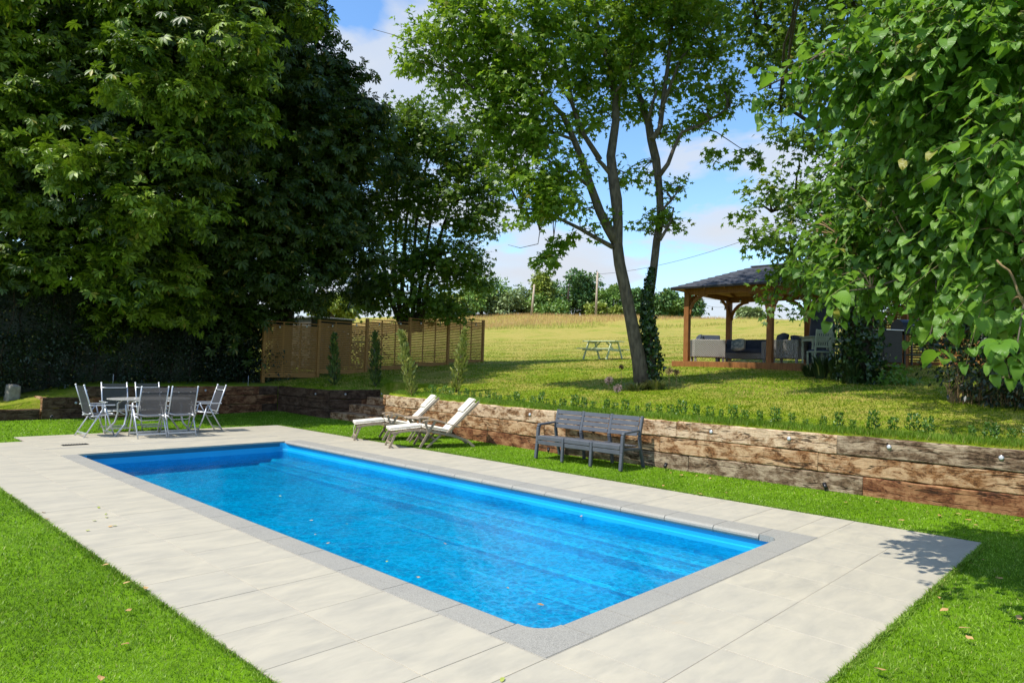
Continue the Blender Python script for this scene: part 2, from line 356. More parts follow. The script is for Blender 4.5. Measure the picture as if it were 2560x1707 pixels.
def sleeper(name, light, mid, dark, thr=0.5, streak=1.0):
    m = Mat(name, 0.85, 0.15); r = m.rand('obj')
    cmb = N(m.nt, 'ShaderNodeCombineXYZ'); m.L(mth(m.nt, 'MULTIPLY', r, 91.0), cmb.inputs[0]); m.L(mth(m.nt, 'MULTIPLY', r, 57.0), cmb.inputs[2])
    def off(co):
        a = N(m.nt, 'ShaderNodeVectorMath', operation='ADD'); m.L(co, a.inputs[0]); m.L(cmb.outputs[0], a.inputs[1]); return a.outputs[0]
    co = off(m.coord('Object', (1.0, 1, 1.9))); cs = off(m.coord('Object', (1.5, 6, 16))); cv = off(m.coord('Object', (9, 9, 1.6)))
    big = m.noise(co, 4.2, 9, 0.72, 0.5); fine = m.noise(cs, 3.0, 5, 0.6); drip = m.noise(cv, 2.0, 5, 0.7); spk = m.noise(off(m.coord('Object', (1, 1, 1.6))), 26, 6, 0.75)
    c = m.mix(m.ramp(big, [(thr - 0.08, 0.0), (thr + 0.07, 1.0)]), light, mid)
    c = m.mix(m.ramp(mth(m.nt, 'ADD', mth(m.nt, 'MULTIPLY', big, 0.5), mth(m.nt, 'MULTIPLY', spk, 0.5)), [(0.52, 0.0), (0.585, 0.9)]), c, dark)
    c = m.mix(m.ramp(drip, [(0.5, 0.0), (0.72, 0.45 * streak)]), c, mid)
    c = m.mix(m.ramp(fine, [(0.38, 0.28), (0.48, 0.0)]), c, dark)
    wv = m.noise(off(m.coord('Object', (0.35, 1, 3.0))), 1.7, 4, 0.55); crack = m.ramp(wv, [(0.487, 0.0), (0.4975, 0.9), (0.5025, 0.9), (0.513, 0.0)])
    c = m.mix(crack, c, (0.03, 0.018, 0.01))
    vor = N(m.nt, 'ShaderNodeTexVoronoi'); vor.inputs['Scale'].default_value = 4.2; m.L(off(m.coord('Object', (1, 1, 1.3))), vor.inputs['Vector'])
    hole = m.ramp(vor.outputs['Distance'], [(0.045, 1.0), (0.06, 0.0)]); c = m.mix(hole, c, (0.012, 0.008, 0.006))
    m.col(c)
    h = mth(m.nt, 'SUBTRACT', mth(m.nt, 'ADD', mth(m.nt, 'MULTIPLY', fine, 0.5), mth(m.nt, 'MULTIPLY', spk, 0.7)), mth(m.nt, 'MULTIPLY', crack, 1.0))
    m.bump(h, 0.7, 0.02); return m.m
M['sl_pale'] = sleeper('sleeper_pale', (0.60, 0.445, 0.29), (0.29, 0.155, 0.07), (0.07, 0.033, 0.015), 0.53)
M['sl_tan'] = sleeper('sleeper_tan', (0.50, 0.335, 0.19), (0.25, 0.118, 0.046), (0.06, 0.026, 0.012), 0.50)
M['sl_grey'] = sleeper('sleeper_grey', (0.40, 0.31, 0.21), (0.15, 0.095, 0.055), (0.04, 0.026, 0.016), 0.47, 0.6)
M['sl_red'] = sleeper('sleeper_reddish', (0.36, 0.19, 0.09), (0.18, 0.070, 0.03), (0.05, 0.018, 0.010), 0.47)
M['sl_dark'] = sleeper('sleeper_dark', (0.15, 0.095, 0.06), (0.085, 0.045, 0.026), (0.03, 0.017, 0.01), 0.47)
M['fence_wood'] = simple('fence_wood', (0.38, 0.19, 0.05), (0.29, 0.14, 0.032), 5, 0.7, 0.2, 'Object', (1, 1, 6))
M['post_wood'] = simple('stained_post', (0.30, 0.125, 0.035), (0.20, 0.075, 0.02), 5, 0.6, 0.25, 'World', (6, 6, 0.7))
M['aluminium'] = simple('aluminium', (0.50, 0.52, 0.54), (0.60, 0.61, 0.62), 9, 0.38, 0, metal=0.55, spec=0.5)
M['white_cap'] = simple('plastic_cap', (0.72, 0.72, 0.70), (0.78, 0.78, 0.75), 9, 0.4)
def sling():
    m = Mat('sling', 0.6, 0.3); co = m.coord('Object'); n = m.noise(co, 260, 2); m.col(m.mix(m.ramp(n, [(0.4, 0.0), (0.6, 1.0)]), (0.035, 0.036, 0.042), (0.075, 0.076, 0.084)))
    tr = N(m.nt, 'ShaderNodeBsdfTransparent'); tl = N(m.nt, 'ShaderNodeBsdfTranslucent'); tl.inputs[0].default_value = (0.22, 0.21, 0.20, 1)
    a = N(m.nt, 'ShaderNodeMixShader'); a.inputs[0].default_value = 0.22; b = N(m.nt, 'ShaderNodeMixShader'); b.inputs[0].default_value = 0.09
    o = [n_ for n_ in m.nt.nodes if n_.type == 'OUTPUT_MATERIAL'][0]
    m.L(m.b.outputs[0], a.inputs[1]); m.L(tl.outputs[0], a.inputs[2]); m.L(a.outputs[0], b.inputs[1]); m.L(tr.outputs[0], b.inputs[2]); m.L(b.outputs[0], o.inputs[0]); return m.m
M['sling'] = sling()
M['table_top'] = simple('table_top', (0.34, 0.335, 0.31), (0.42, 0.41, 0.375), 14, 0.25, 0, spec=0.5)
M['teak'] = simple('weathered_teak', (0.36, 0.285, 0.20), (0.24, 0.185, 0.125), 5, 0.75, 0.3, 'Object', (1.2, 9, 9))
M['brass'] = simple('brass', (0.55, 0.38, 0.10), (0.62, 0.45, 0.15), 9, 0.35, metal=0.6)
M['cream'] = simple('cream_fabric', (0.70, 0.64, 0.52), (0.76, 0.71, 0.59), 14, 0.95, 0.25, bd=0.003)
M['piping'] = simple('piping', (0.58, 0.52, 0.40), (0.64, 0.58, 0.46), 14, 0.95)
M['grey_plastic'] = simple('grey_resin', (0.075, 0.083, 0.095), (0.095, 0.104, 0.117), 26, 0.45, 0.12, sc=(1, 0.25, 1), bd=0.002)
M['green_paint'] = simple('pale_green_paint', (0.50, 0.57, 0.36), (0.56, 0.62, 0.42), 8, 0.6, 0.1)
M['sage_paint'] = simple('sage_paint', (0.30, 0.34, 0.25), (0.36, 0.39, 0.29), 8, 0.6, 0.1)
M['black'] = simple('black_metal', (0.012, 0.012, 0.014), (0.02, 0.02, 0.022), 12, 0.35)
M['steel'] = simple('steel', (0.4, 0.4, 0.41), (0.5, 0.5, 0.5), 12, 0.3, metal=0.8)
M['bulb'] = simple('bulb_glass', (0.55, 0.5, 0.4), (0.65, 0.6, 0.5), 12, 0.15, spec=0.6)
M['lens'] = simple('frosted_lens', (0.50, 0.51, 0.53), (0.58, 0.58, 0.60), 12, 0.3)
M['navy_cover'] = simple('navy_cover', (0.035, 0.042, 0.065), (0.05, 0.058, 0.085), 6, 0.7, 0.2)
M['blue_cushion'] = simple('slate_cushion', (0.055, 0.068, 0.095), (0.075, 0.09, 0.12), 8, 0.9, 0.2)
M['leaf_print'] = simple('printed_fabric', (0.10, 0.16, 0.17), (0.42, 0.44, 0.38), 11, 0.9)
def wicker():
    m = Mat('wicker', 0.6, 0.3); co = m.coord('Object'); sx = N(m.nt, 'ShaderNodeSeparateXYZ'); m.L(co, sx.inputs[0])
    a = mth(m.nt, 'SINE', mth(m.nt, 'MULTIPLY', mth(m.nt, 'ADD', sx.outputs[0], sx.outputs[1]), 95.0)); b = mth(m.nt, 'SINE', mth(m.nt, 'MULTIPLY', sx.outputs[2], 110.0))
    h = mth(m.nt, 'MULTIPLY', a, b); m.col(m.mix(m.ramp(mth(m.nt, 'ADD', mth(m.nt, 'MULTIPLY', h, .5), .5), [(0.2, 0.0), (0.8, 1.0)]), (0.22, 0.205, 0.18), (0.40, 0.38, 0.34))); m.bump(h, 0.8, 0.01); return m.m
M['wicker'] = wicker()
M['bark'] = simple('bark', (0.17, 0.135, 0.095), (0.075, 0.06, 0.042), 5, 0.9, 0.7, 'World', (3, 3, 0.9), bd=0.03)
M['bark_dark'] = simple('bark_dark', (0.075, 0.058, 0.04), (0.035, 0.028, 0.02), 5, 0.9, 0.7, 'World', (3, 3, 0.9), bd=0.03)
M['pole'] = simple('grey_pole', (0.46, 0.37, 0.28), (0.36, 0.28, 0.2), 5, 0.8, 0, 'World')
M['straw'] = simple('straw', (0.30, 0.21, 0.10), (0.18, 0.11, 0.05), 9, 0.9, 0, 'World')
M['shingle'] = simple('roof_shingle', (0.050, 0.054, 0.066), (0.085, 0.09, 0.105), 7, 0.85, 0.5, 'Object')
M['shed_roof'] = simple('grey_sheet', (0.30, 0.32, 0.34), (0.36, 0.38, 0.40), 4, 0.6)
M['shed_wall'] = simple('dark_shed_boards', (0.05, 0.045, 0.035), (0.08, 0.07, 0.05), 4, 0.8)
M['stone'] = simple('pale_stone', (0.30, 0.28, 0.23), (0.20, 0.18, 0.14), 12, 0.9, 0.5)
M['dry_leaf'] = simple('dry_leaf', (0.50, 0.33, 0.13), (0.36, 0.20, 0.07), 9, 0.7, 0, 'World')
M['green_leaf'] = simple('green_fallen_leaf', (0.25, 0.33, 0.05), (0.38, 0.38, 0.09), 9, 0.6, 0, 'World')
M['allium'] = simple('allium_head', (0.32, 0.22, 0.22), (0.25, 0.19, 0.15), 9, 0.8)
M['shell'] = simple('pool_shell', (0.003, 0.30, 0.56), (0.006, 0.34, 0.62), 1.2, 0.35, 0, 'World')
M['cover_box'] = simple('teal_lid', (0.006, 0.10, 0.17), (0.008, 0.12, 0.20), 3, 0.4, 0, 'World')
M['recess'] = simple('dark_recess', (0.01, 0.015, 0.02), (0.012, 0.018, 0.024), 3, 0.6)
def water():
    m = bpy.data.materials.new('pool_water'); m.use_nodes = True; nt = m.node_tree; nt.nodes.clear()
    o = N(nt, 'ShaderNodeOutputMaterial'); geo = N(nt, 'ShaderNodeNewGeometry')
    gl = N(nt, 'ShaderNodeBsdfGlossy'); gl.inputs['Roughness'].default_value = 0.03; gl.inputs['Color'].default_value = (0.55, 0.78, 0.92, 1)
    tr = N(nt, 'ShaderNodeBsdfTransparent'); fr = N(nt, 'ShaderNodeFresnel'); fr.inputs['IOR'].default_value = 1.33
    def nse(scale, det, dist=0.0, map_=(1, 1, 1)):
        mp = N(nt, 'ShaderNodeMapping'); mp.inputs['Scale'].default_value = map_; nt.links.new(geo.outputs['Position'], mp.inputs[0])
        n = N(nt, 'ShaderNodeTexNoise'); n.inputs['Scale'].default_value = scale; n.inputs['Detail'].default_value = det; n.inputs['Distortion'].default_value = dist
        nt.links.new(mp.outputs[0], n.inputs['Vector']); return n.outputs[0]
    h = mth(nt, 'ADD', mth(nt, 'MULTIPLY', nse(4.0, 3, 0.5), 0.7), mth(nt, 'MULTIPLY', nse(20.0, 3, 0.8), 0.3))
    bp = N(nt, 'ShaderNodeBump'); bp.inputs['Strength'].default_value = 0.5; bp.inputs['Distance'].default_value = 0.03; nt.links.new(h, bp.inputs['Height'])
    nt.links.new(bp.outputs[0], gl.inputs['Normal']); nt.links.new(bp.outputs[0], fr.inputs['Normal'])
    # caustic light painted into the surface tint: bright cell edges over ripple noise
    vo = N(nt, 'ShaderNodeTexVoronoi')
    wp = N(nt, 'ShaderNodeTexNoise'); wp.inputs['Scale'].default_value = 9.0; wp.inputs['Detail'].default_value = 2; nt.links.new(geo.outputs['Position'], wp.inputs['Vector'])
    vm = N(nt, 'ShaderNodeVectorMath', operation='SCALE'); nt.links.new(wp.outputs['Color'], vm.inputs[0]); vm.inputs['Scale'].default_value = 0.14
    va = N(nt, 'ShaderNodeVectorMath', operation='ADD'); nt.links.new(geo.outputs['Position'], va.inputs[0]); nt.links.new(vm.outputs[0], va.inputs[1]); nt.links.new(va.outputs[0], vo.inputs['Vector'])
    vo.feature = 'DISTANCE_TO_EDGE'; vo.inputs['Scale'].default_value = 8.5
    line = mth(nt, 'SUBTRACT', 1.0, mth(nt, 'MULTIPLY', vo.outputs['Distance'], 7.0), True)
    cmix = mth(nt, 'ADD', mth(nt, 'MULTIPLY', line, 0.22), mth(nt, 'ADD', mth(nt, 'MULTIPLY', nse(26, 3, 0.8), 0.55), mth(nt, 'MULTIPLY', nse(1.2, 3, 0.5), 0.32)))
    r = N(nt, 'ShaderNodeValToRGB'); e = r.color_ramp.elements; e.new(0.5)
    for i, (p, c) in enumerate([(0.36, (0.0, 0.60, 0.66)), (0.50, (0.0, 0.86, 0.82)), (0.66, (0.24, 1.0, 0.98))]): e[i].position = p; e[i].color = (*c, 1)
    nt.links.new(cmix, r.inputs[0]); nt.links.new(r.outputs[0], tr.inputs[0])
    mx = N(nt, 'ShaderNodeMixShader'); nt.links.new(fr.outputs[0], mx.inputs[0]); nt.links.new(tr.outputs[0], mx.inputs[1]); nt.links.new(gl.outputs[0], mx.inputs[2]); nt.links.new(mx.outputs[0], o.inputs[0])
    return m
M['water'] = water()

# ================================================================== THE GROUND
PX0, PX1, PY0, PY1 = -1.21, 5.29, -1.20, 13.2        # paved rectangle
NOTCH_Y = 12.37
def grid_sheet(name, xs, ys, zf, keep, m, skirt=True):
    xs = np.array(xs); ys = np.array(ys); X, Y = np.meshgrid(xs, ys, indexing='ij'); Z = zf(X, Y)
    V = np.stack([X, Y, Z], -1).reshape(-1, 3); ny = len(ys); F = []
    K = np.array([[keep((xs[i] + xs[i + 1]) / 2, (ys[j] + ys[j + 1]) / 2) for j in range(len(ys) - 1)] for i in range(len(xs) - 1)])
    for i in range(len(xs) - 1):
        for j in range(len(ys) - 1):
            if K[i, j]:
                a = i * ny + j; b = (i + 1) * ny + j; F += [(a, b, b + 1), (a, b + 1, a + 1)]
    if skirt:
        nb = len(V); V = np.concatenate([V, V - np.array([0, 0, 1.4])]); Kp = np.pad(K, 1)
        for i in range(K.shape[0]):
            for j in range(K.shape[1]):
                if not K[i, j]: continue
                a = i * ny + j; b = (i + 1) * ny + j
                for (di, dj, p, q) in ((-1, 0, a, a + 1), (1, 0, b + 1, b), (0, -1, b, a), (0, 1, a + 1, b + 1)):
                    if not Kp[i + 1 + di, j + 1 + dj]: F += [(p, q, q + nb), (p, q + nb, p + nb)]
    me = tri_mesh(name, V, np.array(F), m, False)
    return link(bpy.data.objects.new(name, me))
def lin(a, b, st): n = max(1, int(round((b - a) / st))); return list(np.linspace(a, b, n + 1)[:-1])
# lower lawn of artificial turf, flat, round the paving (open over the pool)
xs = [-90, -50, -25] + lin(-15, -1.21, 0.6) + lin(-1.21, -0.03, 0.6) + lin(-0.03, 5.29, 0.6) + lin(5.29, 7.6, 0.3) + [7.6]
ys = [-90, -50, -25] + lin(-15, -1.2, 0.6) + lin(-1.2, 12.37, 0.6) + lin(12.37, 13.2, 0.3) + lin(13.2, 17.2, 0.4) + [17.2]
def lawnz(x, y): return -0.012 + 0.035 * np.clip((x - 5.6) / 1.2, 0, 1) + 0.03 * np.clip((y - 14) / 2.5, 0, 1)
def keep_low(x, y):
    if PX0 < x < PX1 and PY0 < y < NOTCH_Y: return False
    if -0.03 < x < PX1 and y < PY1 and y > PY0: return False
    return True
lower = grid_sheet('lower_lawn', xs, ys, lawnz, keep_low, M['turf'], False); tag(lower, 'bright green lawn of short turf round the pool paving', None, kind='structure')
# upper ground: lawn behind the sleeper walls rising to the hill
def wall_x(y): return float(np.interp(y, [-9, -2, 0.6, 3.4, 5.8, 8.0, 11.5], [7.2, 7.08, 6.97, 6.92, 6.84, 6.98, 7.20]))
xs = [-90, -40, -20, -8, -3] + lin(-1, 7.34, 0.5) + lin(7.34, 9.0, 0.35) + lin(9, 24, 0.5) + lin(24, 84, 2.0) + lin(84, 200, 12) + [200, 300, 500, 900]
ys = [-400, -200, -100, -60, -30, -18] + lin(-9, 11.5, 0.5) + lin(11.5, 14.27, 0.4) + lin(14.27, 16.93, 0.4) + lin(16.93, 30, 0.6) + lin(30, 150, 4) + [150, 200, 300, 500, 900]
def keep_up(x, y):
    if y > 16.93: return True
    if x < 7.34: return False
    if y < 11.5: return True
    if y < 14.27: return x > 9.0
    return True
ground = grid_sheet('ground', xs, ys, terr, keep_up, M['lawn']); tag(ground, 'mown lawn rising to a dry grass field and the horizon', None, kind='structure')
sub = MB(); sub.add([(-90, -90, -1.9), (7.6, -90, -1.9), (7.6, 17.2, -1.9), (-90, 17.2, -1.9)], [(0, 1, 2, 3)])
# strip of soil and grass between the wall face and the upper sheet
sb = MB()
for i in range(41):
    y0 = -9 + i * 0.496; y1 = y0 + 0.496; a0 = wall_x(y0) + .1; a1 = wall_x(y1) + .1
    sb.add([(a0, y0, 0.785), (7.36, y0, T(7.36, y0) + .003), (7.36, y1, T(7.36, y1) + .003), (a1, y1, 0.785)], [(0, 1, 2, 3)]) 
o = sb.build('lawn_edge', M['lawn']); tag(o, 'narrow strip of grass along the top of the sleeper wall', None, kind='structure')

# ================================================================== PAVING AND POOL
bed = MB(); W0, W1, WY0, WY1 = 0.272, 3.80, 0.274, 10.08     # water opening
def rect_ring(mb, x0, x1, y0, y1, a0, a1, b0, b1, z):
    for (p, q, r_, s_) in ((x0, x1, y0, b0), (x0, x1, b1, y1), (x0, a0, b0, b1), (a1, x1, b0, b1)):
        mb.add([(p, r_, z), (q, r_, z), (q, s_, z), (p, s_, z)], [(0, 1, 2, 3)])
rect_ring(bed, PX0, PX1, PY0, NOTCH_Y, W0 - .06, W1 + .06, WY0 - .06, WY1 + .3, -0.003)
bed.add([(-0.03, NOTCH_Y, -.003), (PX1, NOTCH_Y, -.003), (PX1, PY1, -.003), (-0.03, PY1, -.003)], [(0, 1, 2, 3)])
bed.add([(PX1, PY0, -.006), (PX1, PY1, -.006), (PX1, PY1, -.1), (PX1, PY0, -.1)], [(0, 1, 2, 3)])
bed.add([(PX0, PY0, -.006), (PX1, PY0, -.006), (PX1, PY0, -.1), (PX0, PY0, -.1)], [(0, 1, 2, 3)])
paving = bed.build('paving', M['grout']); tag(paving, 'pale rectangular paving round the swimming pool', None, kind='structure')
slab_cache = {}
def slab(x0, x1, y0, y1, name='slab', m='slab', parent=None, th=0.03, top=0.0):
    g_ = 0.0025; sx = round(x1 - x0 - 2 * g_, 4); sy = round(y1 - y0 - 2 * g_, 4)
    if sx < 0.04 or sy < 0.04: return
    k = (sx, sy, m)
    if k not in slab_cache:
        slab_cache[k] = MB().box((0, 0, 0), (sx, sy, th), ch=0.0012).mesh(name, M[m])
    return obj(name, slab_cache[k], parent, ((x0 + x1) / 2, (y0 + y1) / 2, top - th / 2 + random.uniform(-.0007, .0007)))
CW = 0.30; OX0, OX1, OY0, OY1 = 0.0, 4.16, 0.0, 11.06
def cuts(a, b, first, st):
    c = [a]; p = first
    while p < b - 0.06:
        if p > a + 0.06: c.append(p)
        p += st
    c.append(b); return c
YC = cuts(0, NOTCH_Y, 0.305, 0.6)
for a, b in zip(YC[:-1], YC[1:]):
    slab(-1.21, -0.63, a, b, parent=paving); slab(-0.63, 0.0, a, b, parent=paving)
XC = cuts(-1.21, 5.29, -0.63, 0.63)
XN = [-1.21, -0.63, 0.0] + cuts(0.0, 4.16, 0.275, 0.6)[1:] + [4.76, 5.29]
for a, b in zip(XN[:-1], XN[1:]):
    slab(a, b, -1.2, -0.605, parent=paving); slab(a, b, -0.605, 0.0, parent=paving)
YR = cuts(0, PY1, 0.305, 0.6)
for a, b in zip(YR[:-1], YR[1:]):
    slab(4.16, 4.76, a, b, parent=paving); slab(4.76, 5.29, a, b, parent=paving)
XF = [-0.03] + cuts(0.0, 4.16, 0.275, 0.6)[1:]
XF = [-0.03] + XF[1:]
YF = [11.06, 11.66, 12.26, 12.8, 13.2]
for a, b in zip(XF[:-1], XF[1:]):
    for c, d in zip(YF[:-1], YF[1:]): slab(max(a, 0.0) if c < NOTCH_Y else a, b, c, d, parent=paving)
# coping: granite stones with a bullnose towards the water
coping = MB(); coping.add([(0, 0, -.05), (.1, 0, -.05), (.1, .1, -.05), (0, .1, -.05)], [(0, 1, 2, 3)])
rect_ring(coping, 0, 4.16, 0, 10.08, W0 - .05, W1 + .05, WY0 - .05, 10.08, 0.0)
coping = coping.build('pool_coping', M['pale_grout']); tag(coping, 'speckled grey granite coping round the pool edge', None, kind='structure')
def cope(x0, x1, y0, y1, side=None):
    """side: which edge faces the water and is rounded"""
    g_ = 0.0035; R_ = 0.035; x0 += g_; x1 -= g_; y0 += g_; y1 -= g_; z1 = 0.004; z0 = -0.058; n = 6
    mb = MB()
    prof = [(-1, z0), (-1, z1)]
    if side is None:
        mb.box(((x0 + x1) / 2, (y0 + y1) / 2, (z0 + z1) / 2), (x1 - x0, y1 - y0, z1 - z0), ch=.003); return mb
    # profile across the width: t = distance from the outer edge
    wdt = (x1 - x0) if side in '+x-x' else (y1 - y0)
    pr = [(0, z0), (0, z1)] + [(wdt - R_ + R_ * math.sin(a), z1 - R_ + R_ * math.cos(a)) for a in np.linspace(0, PI * .95, n)] + [(wdt - 0.025, z0)]
    vs = []
    for e in (0, 1):
        for t, z in pr:
            if side == '+x': vs.append((x0 + t, (y0, y1)[e], z))
            if side == '-x': vs.append((x1 - t, (y1, y0)[e], z))
            if side == '+y': vs.append(((x1, x0)[e], y0 + t, z))
            if side == '-y': vs.append(((x0, x1)[e], y1 - t, z))
    k = len(pr); fs = [(i, i + 1, k + i + 1, k + i) for i in range(k - 1)] + [(k - 1, 0, k, 2 * k - 1), tuple(range(k))[::-1], tuple(range(k, 2 * k))]
    mb.add(vs, fs, False); return mb
def cput(mb): return mb.build('coping_stone', M['granite'], coping)
YL = cuts(0.455, WY1, 0.95, 0.585)
for a, b in zip(YL[:-1], YL[1:]): cput(cope(0, W0, a, b, '+x')); cput(cope(W1, 4.16, a, b, '-x'))
XB = cuts(0.45, 3.72, 0.885, 0.59)
for a, b in zip(XB[:-1], XB[1:]): cput(cope(a, b, 0, W0, '+y'))
# corner stones with a rounded inner corner
def corner(x0, x1, y0, y1, cx, cy, r):
    """L-shaped piece: rectangle minus the rounded water corner at (cx, cy) opening outwards"""
    sx = 1 if cx > (x0 + x1) / 2 else -1; n = 10
    gx = 0.0035
    ox = x0 + gx if sx > 0 else x1 - gx; ex = x1 - gx if sx > 0 else x0 + gx
    i0, i1, j0 = W0 - .016, W1 + .016, WY0 - .016; pts = [(ox, y0 + gx), (ex, y0 + gx)]
    ar = [(W0 - .016 + r - r * math.cos(t), WY0 - .016 + r - r * math.sin(t)) for t in np.linspace(PI / 2, 0, n)] if sx > 0 else [(W1 + .016 - r + r * math.cos(t), WY0 - .016 + r - r * math.sin(t)) for t in np.linspace(PI / 2, 0, n)]
    pts += [(ex, j0)] + ar + [(ar[-1][0], y1 - gx), (ox, y1 - gx)]
    if sx < 0: pts = pts[::-1]
    mb = MB(); mb.prism(pts, -0.058, 0.004); return mb
cput(corner(0, 0.45, 0, 0.455, 1, 0, 0.165)); cput(corner(3.72, 4.16, 0, 0.455, 0, 0, 0.11))
# far end: wide lid slabs over the cover box
for a, b in zip([0.0, 0.75, 1.55, 2.35, 3.15], [0.75, 1.55, 2.35, 3.15, 4.16]):
    k = obj('lid_slab', MB().box((0, 0, 0), (b - a - .007, 10.97 - 10.09, 0.03), ch=.002).mesh('lid_slab', M['slab']), coping, ((a + b) / 2, 10.53 + 0.0, -0.012))
lidend = MB().box((2.08, 11.015, -0.013), (4.14, 0.078, 0.03)); lidend.build('coping_stone', M['granite'], coping)
# pool shell
WZ = -0.20
def rpoly(x0, x1, y0, y1, r, n=6):
    p = []
    for (cx, cy, a0) in ((x1 - r, y0 + r, -PI / 2), (x1 - r, y1 - r, 0), (x0 + r, y1 - r, PI / 2), (x0 + r, y0 + r, PI)):
        for k in range(n + 1):
            a = a0 + PI / 2 * k / n; p.append((cx + r * math.cos(a), cy + r * math.sin(a)))
    return p
pool = empty('swimming_pool', (2.05, 5.2, 0)); tag(pool, None, None, None, 'structure'); pool['label'] = 'long rectangular blue swimming pool sunk in the paving'
po = rootoff(pool)
def wallring(mb, rings):
    n = len(rings[0][0]); base = []
    for poly, z in rings: base.append([(x, y, z if z > -.5 else z + float(np.interp(y, [3, 9.4], [0, .22]))) for x, y in poly])
    for a in range(len(rings) - 1):
        mb.add(base[a] + base[a + 1], [(i, n + i, n + (i + 1) % n, (i + 1) % n) for i in range(n)], False)
sh = MB(); A0 = (W0 - .03, W1 + .045, WY0 - .03, WY1 + .0)
P_ = lambda dx0, dx1, dy0, dy1, r=.16: rpoly(A0[0] + dx0, A0[1] - dx1, A0[2] + dy0, A0[3] - dy1, r)
wallring(sh, [(P_(0, 0, 0, 0), -.03), (P_(0, 0, 0, 0), -.15), (P_(.02, .02, .02, .0), -.16), (P_(.02, .02, .02, 0), -.34), (P_(.05, .13, .05, .0), -.36), (P_(.07, .17, .07, 0), -.58), (P_(.15, .2, .15, .08), -.64)])
fl = P_(.15, .2, .15, .08); sh.add([(x, y, -.64 + float(np.interp(y, [3, 9.4], [0, .22]))) for x, y in fl], [tuple(range(len(fl)))])
sh.build('pool_shell', M['shell'], pool, po)
# moulded benches down the long right side, wider steps at the near end
for (x0, y0, y1, z) in ((3.50, 0.4, 10.03, -0.32), (3.26, 0.4, 10.04, -0.38), (2.65, 0.4, 5.6, -0.50), (2.15, 0.4, 4.3, -0.57)):
    q = MB().box(((x0 + 3.74) / 2, (y0 + y1) / 2, (z - .75) / 2), (3.76 - x0, y1 - y0, .75 + z), ch=.03)
    q.build('pool_step', M['shell'], pool, po)
    MB().box((x0 + .045, (y0 + y1) / 2, z + .004), (.05, y1 - y0 - .1, .012), ch=.004).build('step_nosing', M['shell'], pool, po)
MB().box(((W0 + W1) / 2, WY1 + .012, -.06), (W1 - W0 + .02, .03, .075), ch=.004).build('cover_box_lid', M['cover_box'], pool, po)
MB().box(((W0 + W1) / 2, WY1 + .03, -.12), (W1 - W0 + .02, .03, .04), ch=.002).build('cover_slot', M['recess'], pool, po)
# water surface: gently displaced mesh
nx_, ny_ = 90, 240
gx = np.linspace(A0[0] + .022, A0[1] - .022, nx_); gy = np.linspace(A0[2] + .022, A0[3] - .002, ny_)
X, Y = np.meshgrid(gx, gy, indexing='ij')
Z = WZ + 0.0016 * np.sin(X * 9 + 1.3 * np.sin(Y * 3.1)) + 0.0014 * np.sin(Y * 11 + X * 4 + np.sin(X * 7)) + 0.001 * np.sin(X * 23 - Y * 17)
V = np.stack([X, Y, Z], -1).reshape(-1, 3) - np.array(po)
ii, jj = np.meshgrid(np.arange(nx_ - 1), np.arange(ny_ - 1), indexing='ij'); a = (ii * ny_ + jj).ravel(); b = a + ny_
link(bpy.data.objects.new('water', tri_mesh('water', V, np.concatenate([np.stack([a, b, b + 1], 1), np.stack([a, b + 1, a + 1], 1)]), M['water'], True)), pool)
# drain
dr = empty('drain_grate', (0.54, 11.41, 0.003), 0, 'small black rectangular drain grate set in the paving', 'drain grate')
MB().box((0, 0, .001), (.40, .15, .004), ch=.001).build('frame', M['black'], dr)
for k in range(9): MB().box((-.17 + k * .0425, 0, .006), (.016, .13, .006), ch=.001).build('bar', M['black'], dr)

# ================================================================== SLEEPER WALLS
def log_mesh(L, h, d, seed, m, amp=0.006):
    """a sleeper lying along x, centred; edges worn and slightly wavy"""
    r = np.random.default_rng(seed); n = max(3, int(L / 0.16)); c = 0.012
    prof = [(-d/2+c, -h/2), (d/2-c, -h/2), (d/2, -h/2+c), (d/2, h/2-c), (d/2-c, h/2), (-d/2+c, h/2), (-d/2, h/2-c), (-d/2, -h/2+c)]
    vs = []
    for i in range(n + 1):
        x = -L/2 + L * i / n
        for k, (y, z) in enumerate(prof):
            e = 0 if k in (0, 1) else 1
            vs.append((x + (r.uniform(-1, 1) * .003 if i in (0, n) else 0), y + r.normal(0, amp * .5), z + e * (r.normal(0, amp * .45) - (amp * 1.6 if r.random() < .07 and k in (4, 5, 6) else 0))))
    fs = [(i * 8 + k, (i + 1) * 8 + k, (i + 1) * 8 + (k + 1) % 8, i * 8 + (k + 1) % 8) for i in range(n) for k in range(8)]
    fs += [tuple(range(8)), tuple(n * 8 + k for k in range(8))[::-1]]
    mb = MB(); mb.add(vs, fs, False); return mb.mesh('sleeper', m)
CH = 0.262
def place_log(parent, x0, y0, x1, y1, z0, m, side, seed, d=0.125, h=CH - .006, name='sleeper', push=0.0):
    """face line from (x0,y0) to (x1,y1); body lies to `side` (+1 = left of the line)"""
    L = math.hypot(x1 - x0, y1 - y0) - .006; a = math.atan2(y1 - y0, x1 - x0); nx_, ny_ = -math.sin(a) * side, math.cos(a) * side
    o = bpy.data.objects.new(name, log_mesh(L, h, d, seed, m)); link(o, parent)
    k = d / 2 + push
    o.location = ((x0 + x1) / 2 + nx_ * k - parent.location.x, (y0 + y1) / 2 + ny_ * k - parent.location.y, z0 + h / 2 - parent.location.z)
    o.rotation_euler = (random.uniform(-.006, .006), random.uniform(-.002, .002), a); return o
rw = empty('sleeper_wall', (7.0, 3.0, 0), 0, 'long three-course retaining wall of weathered sleepers behind the bench and loungers', 'retaining wall')
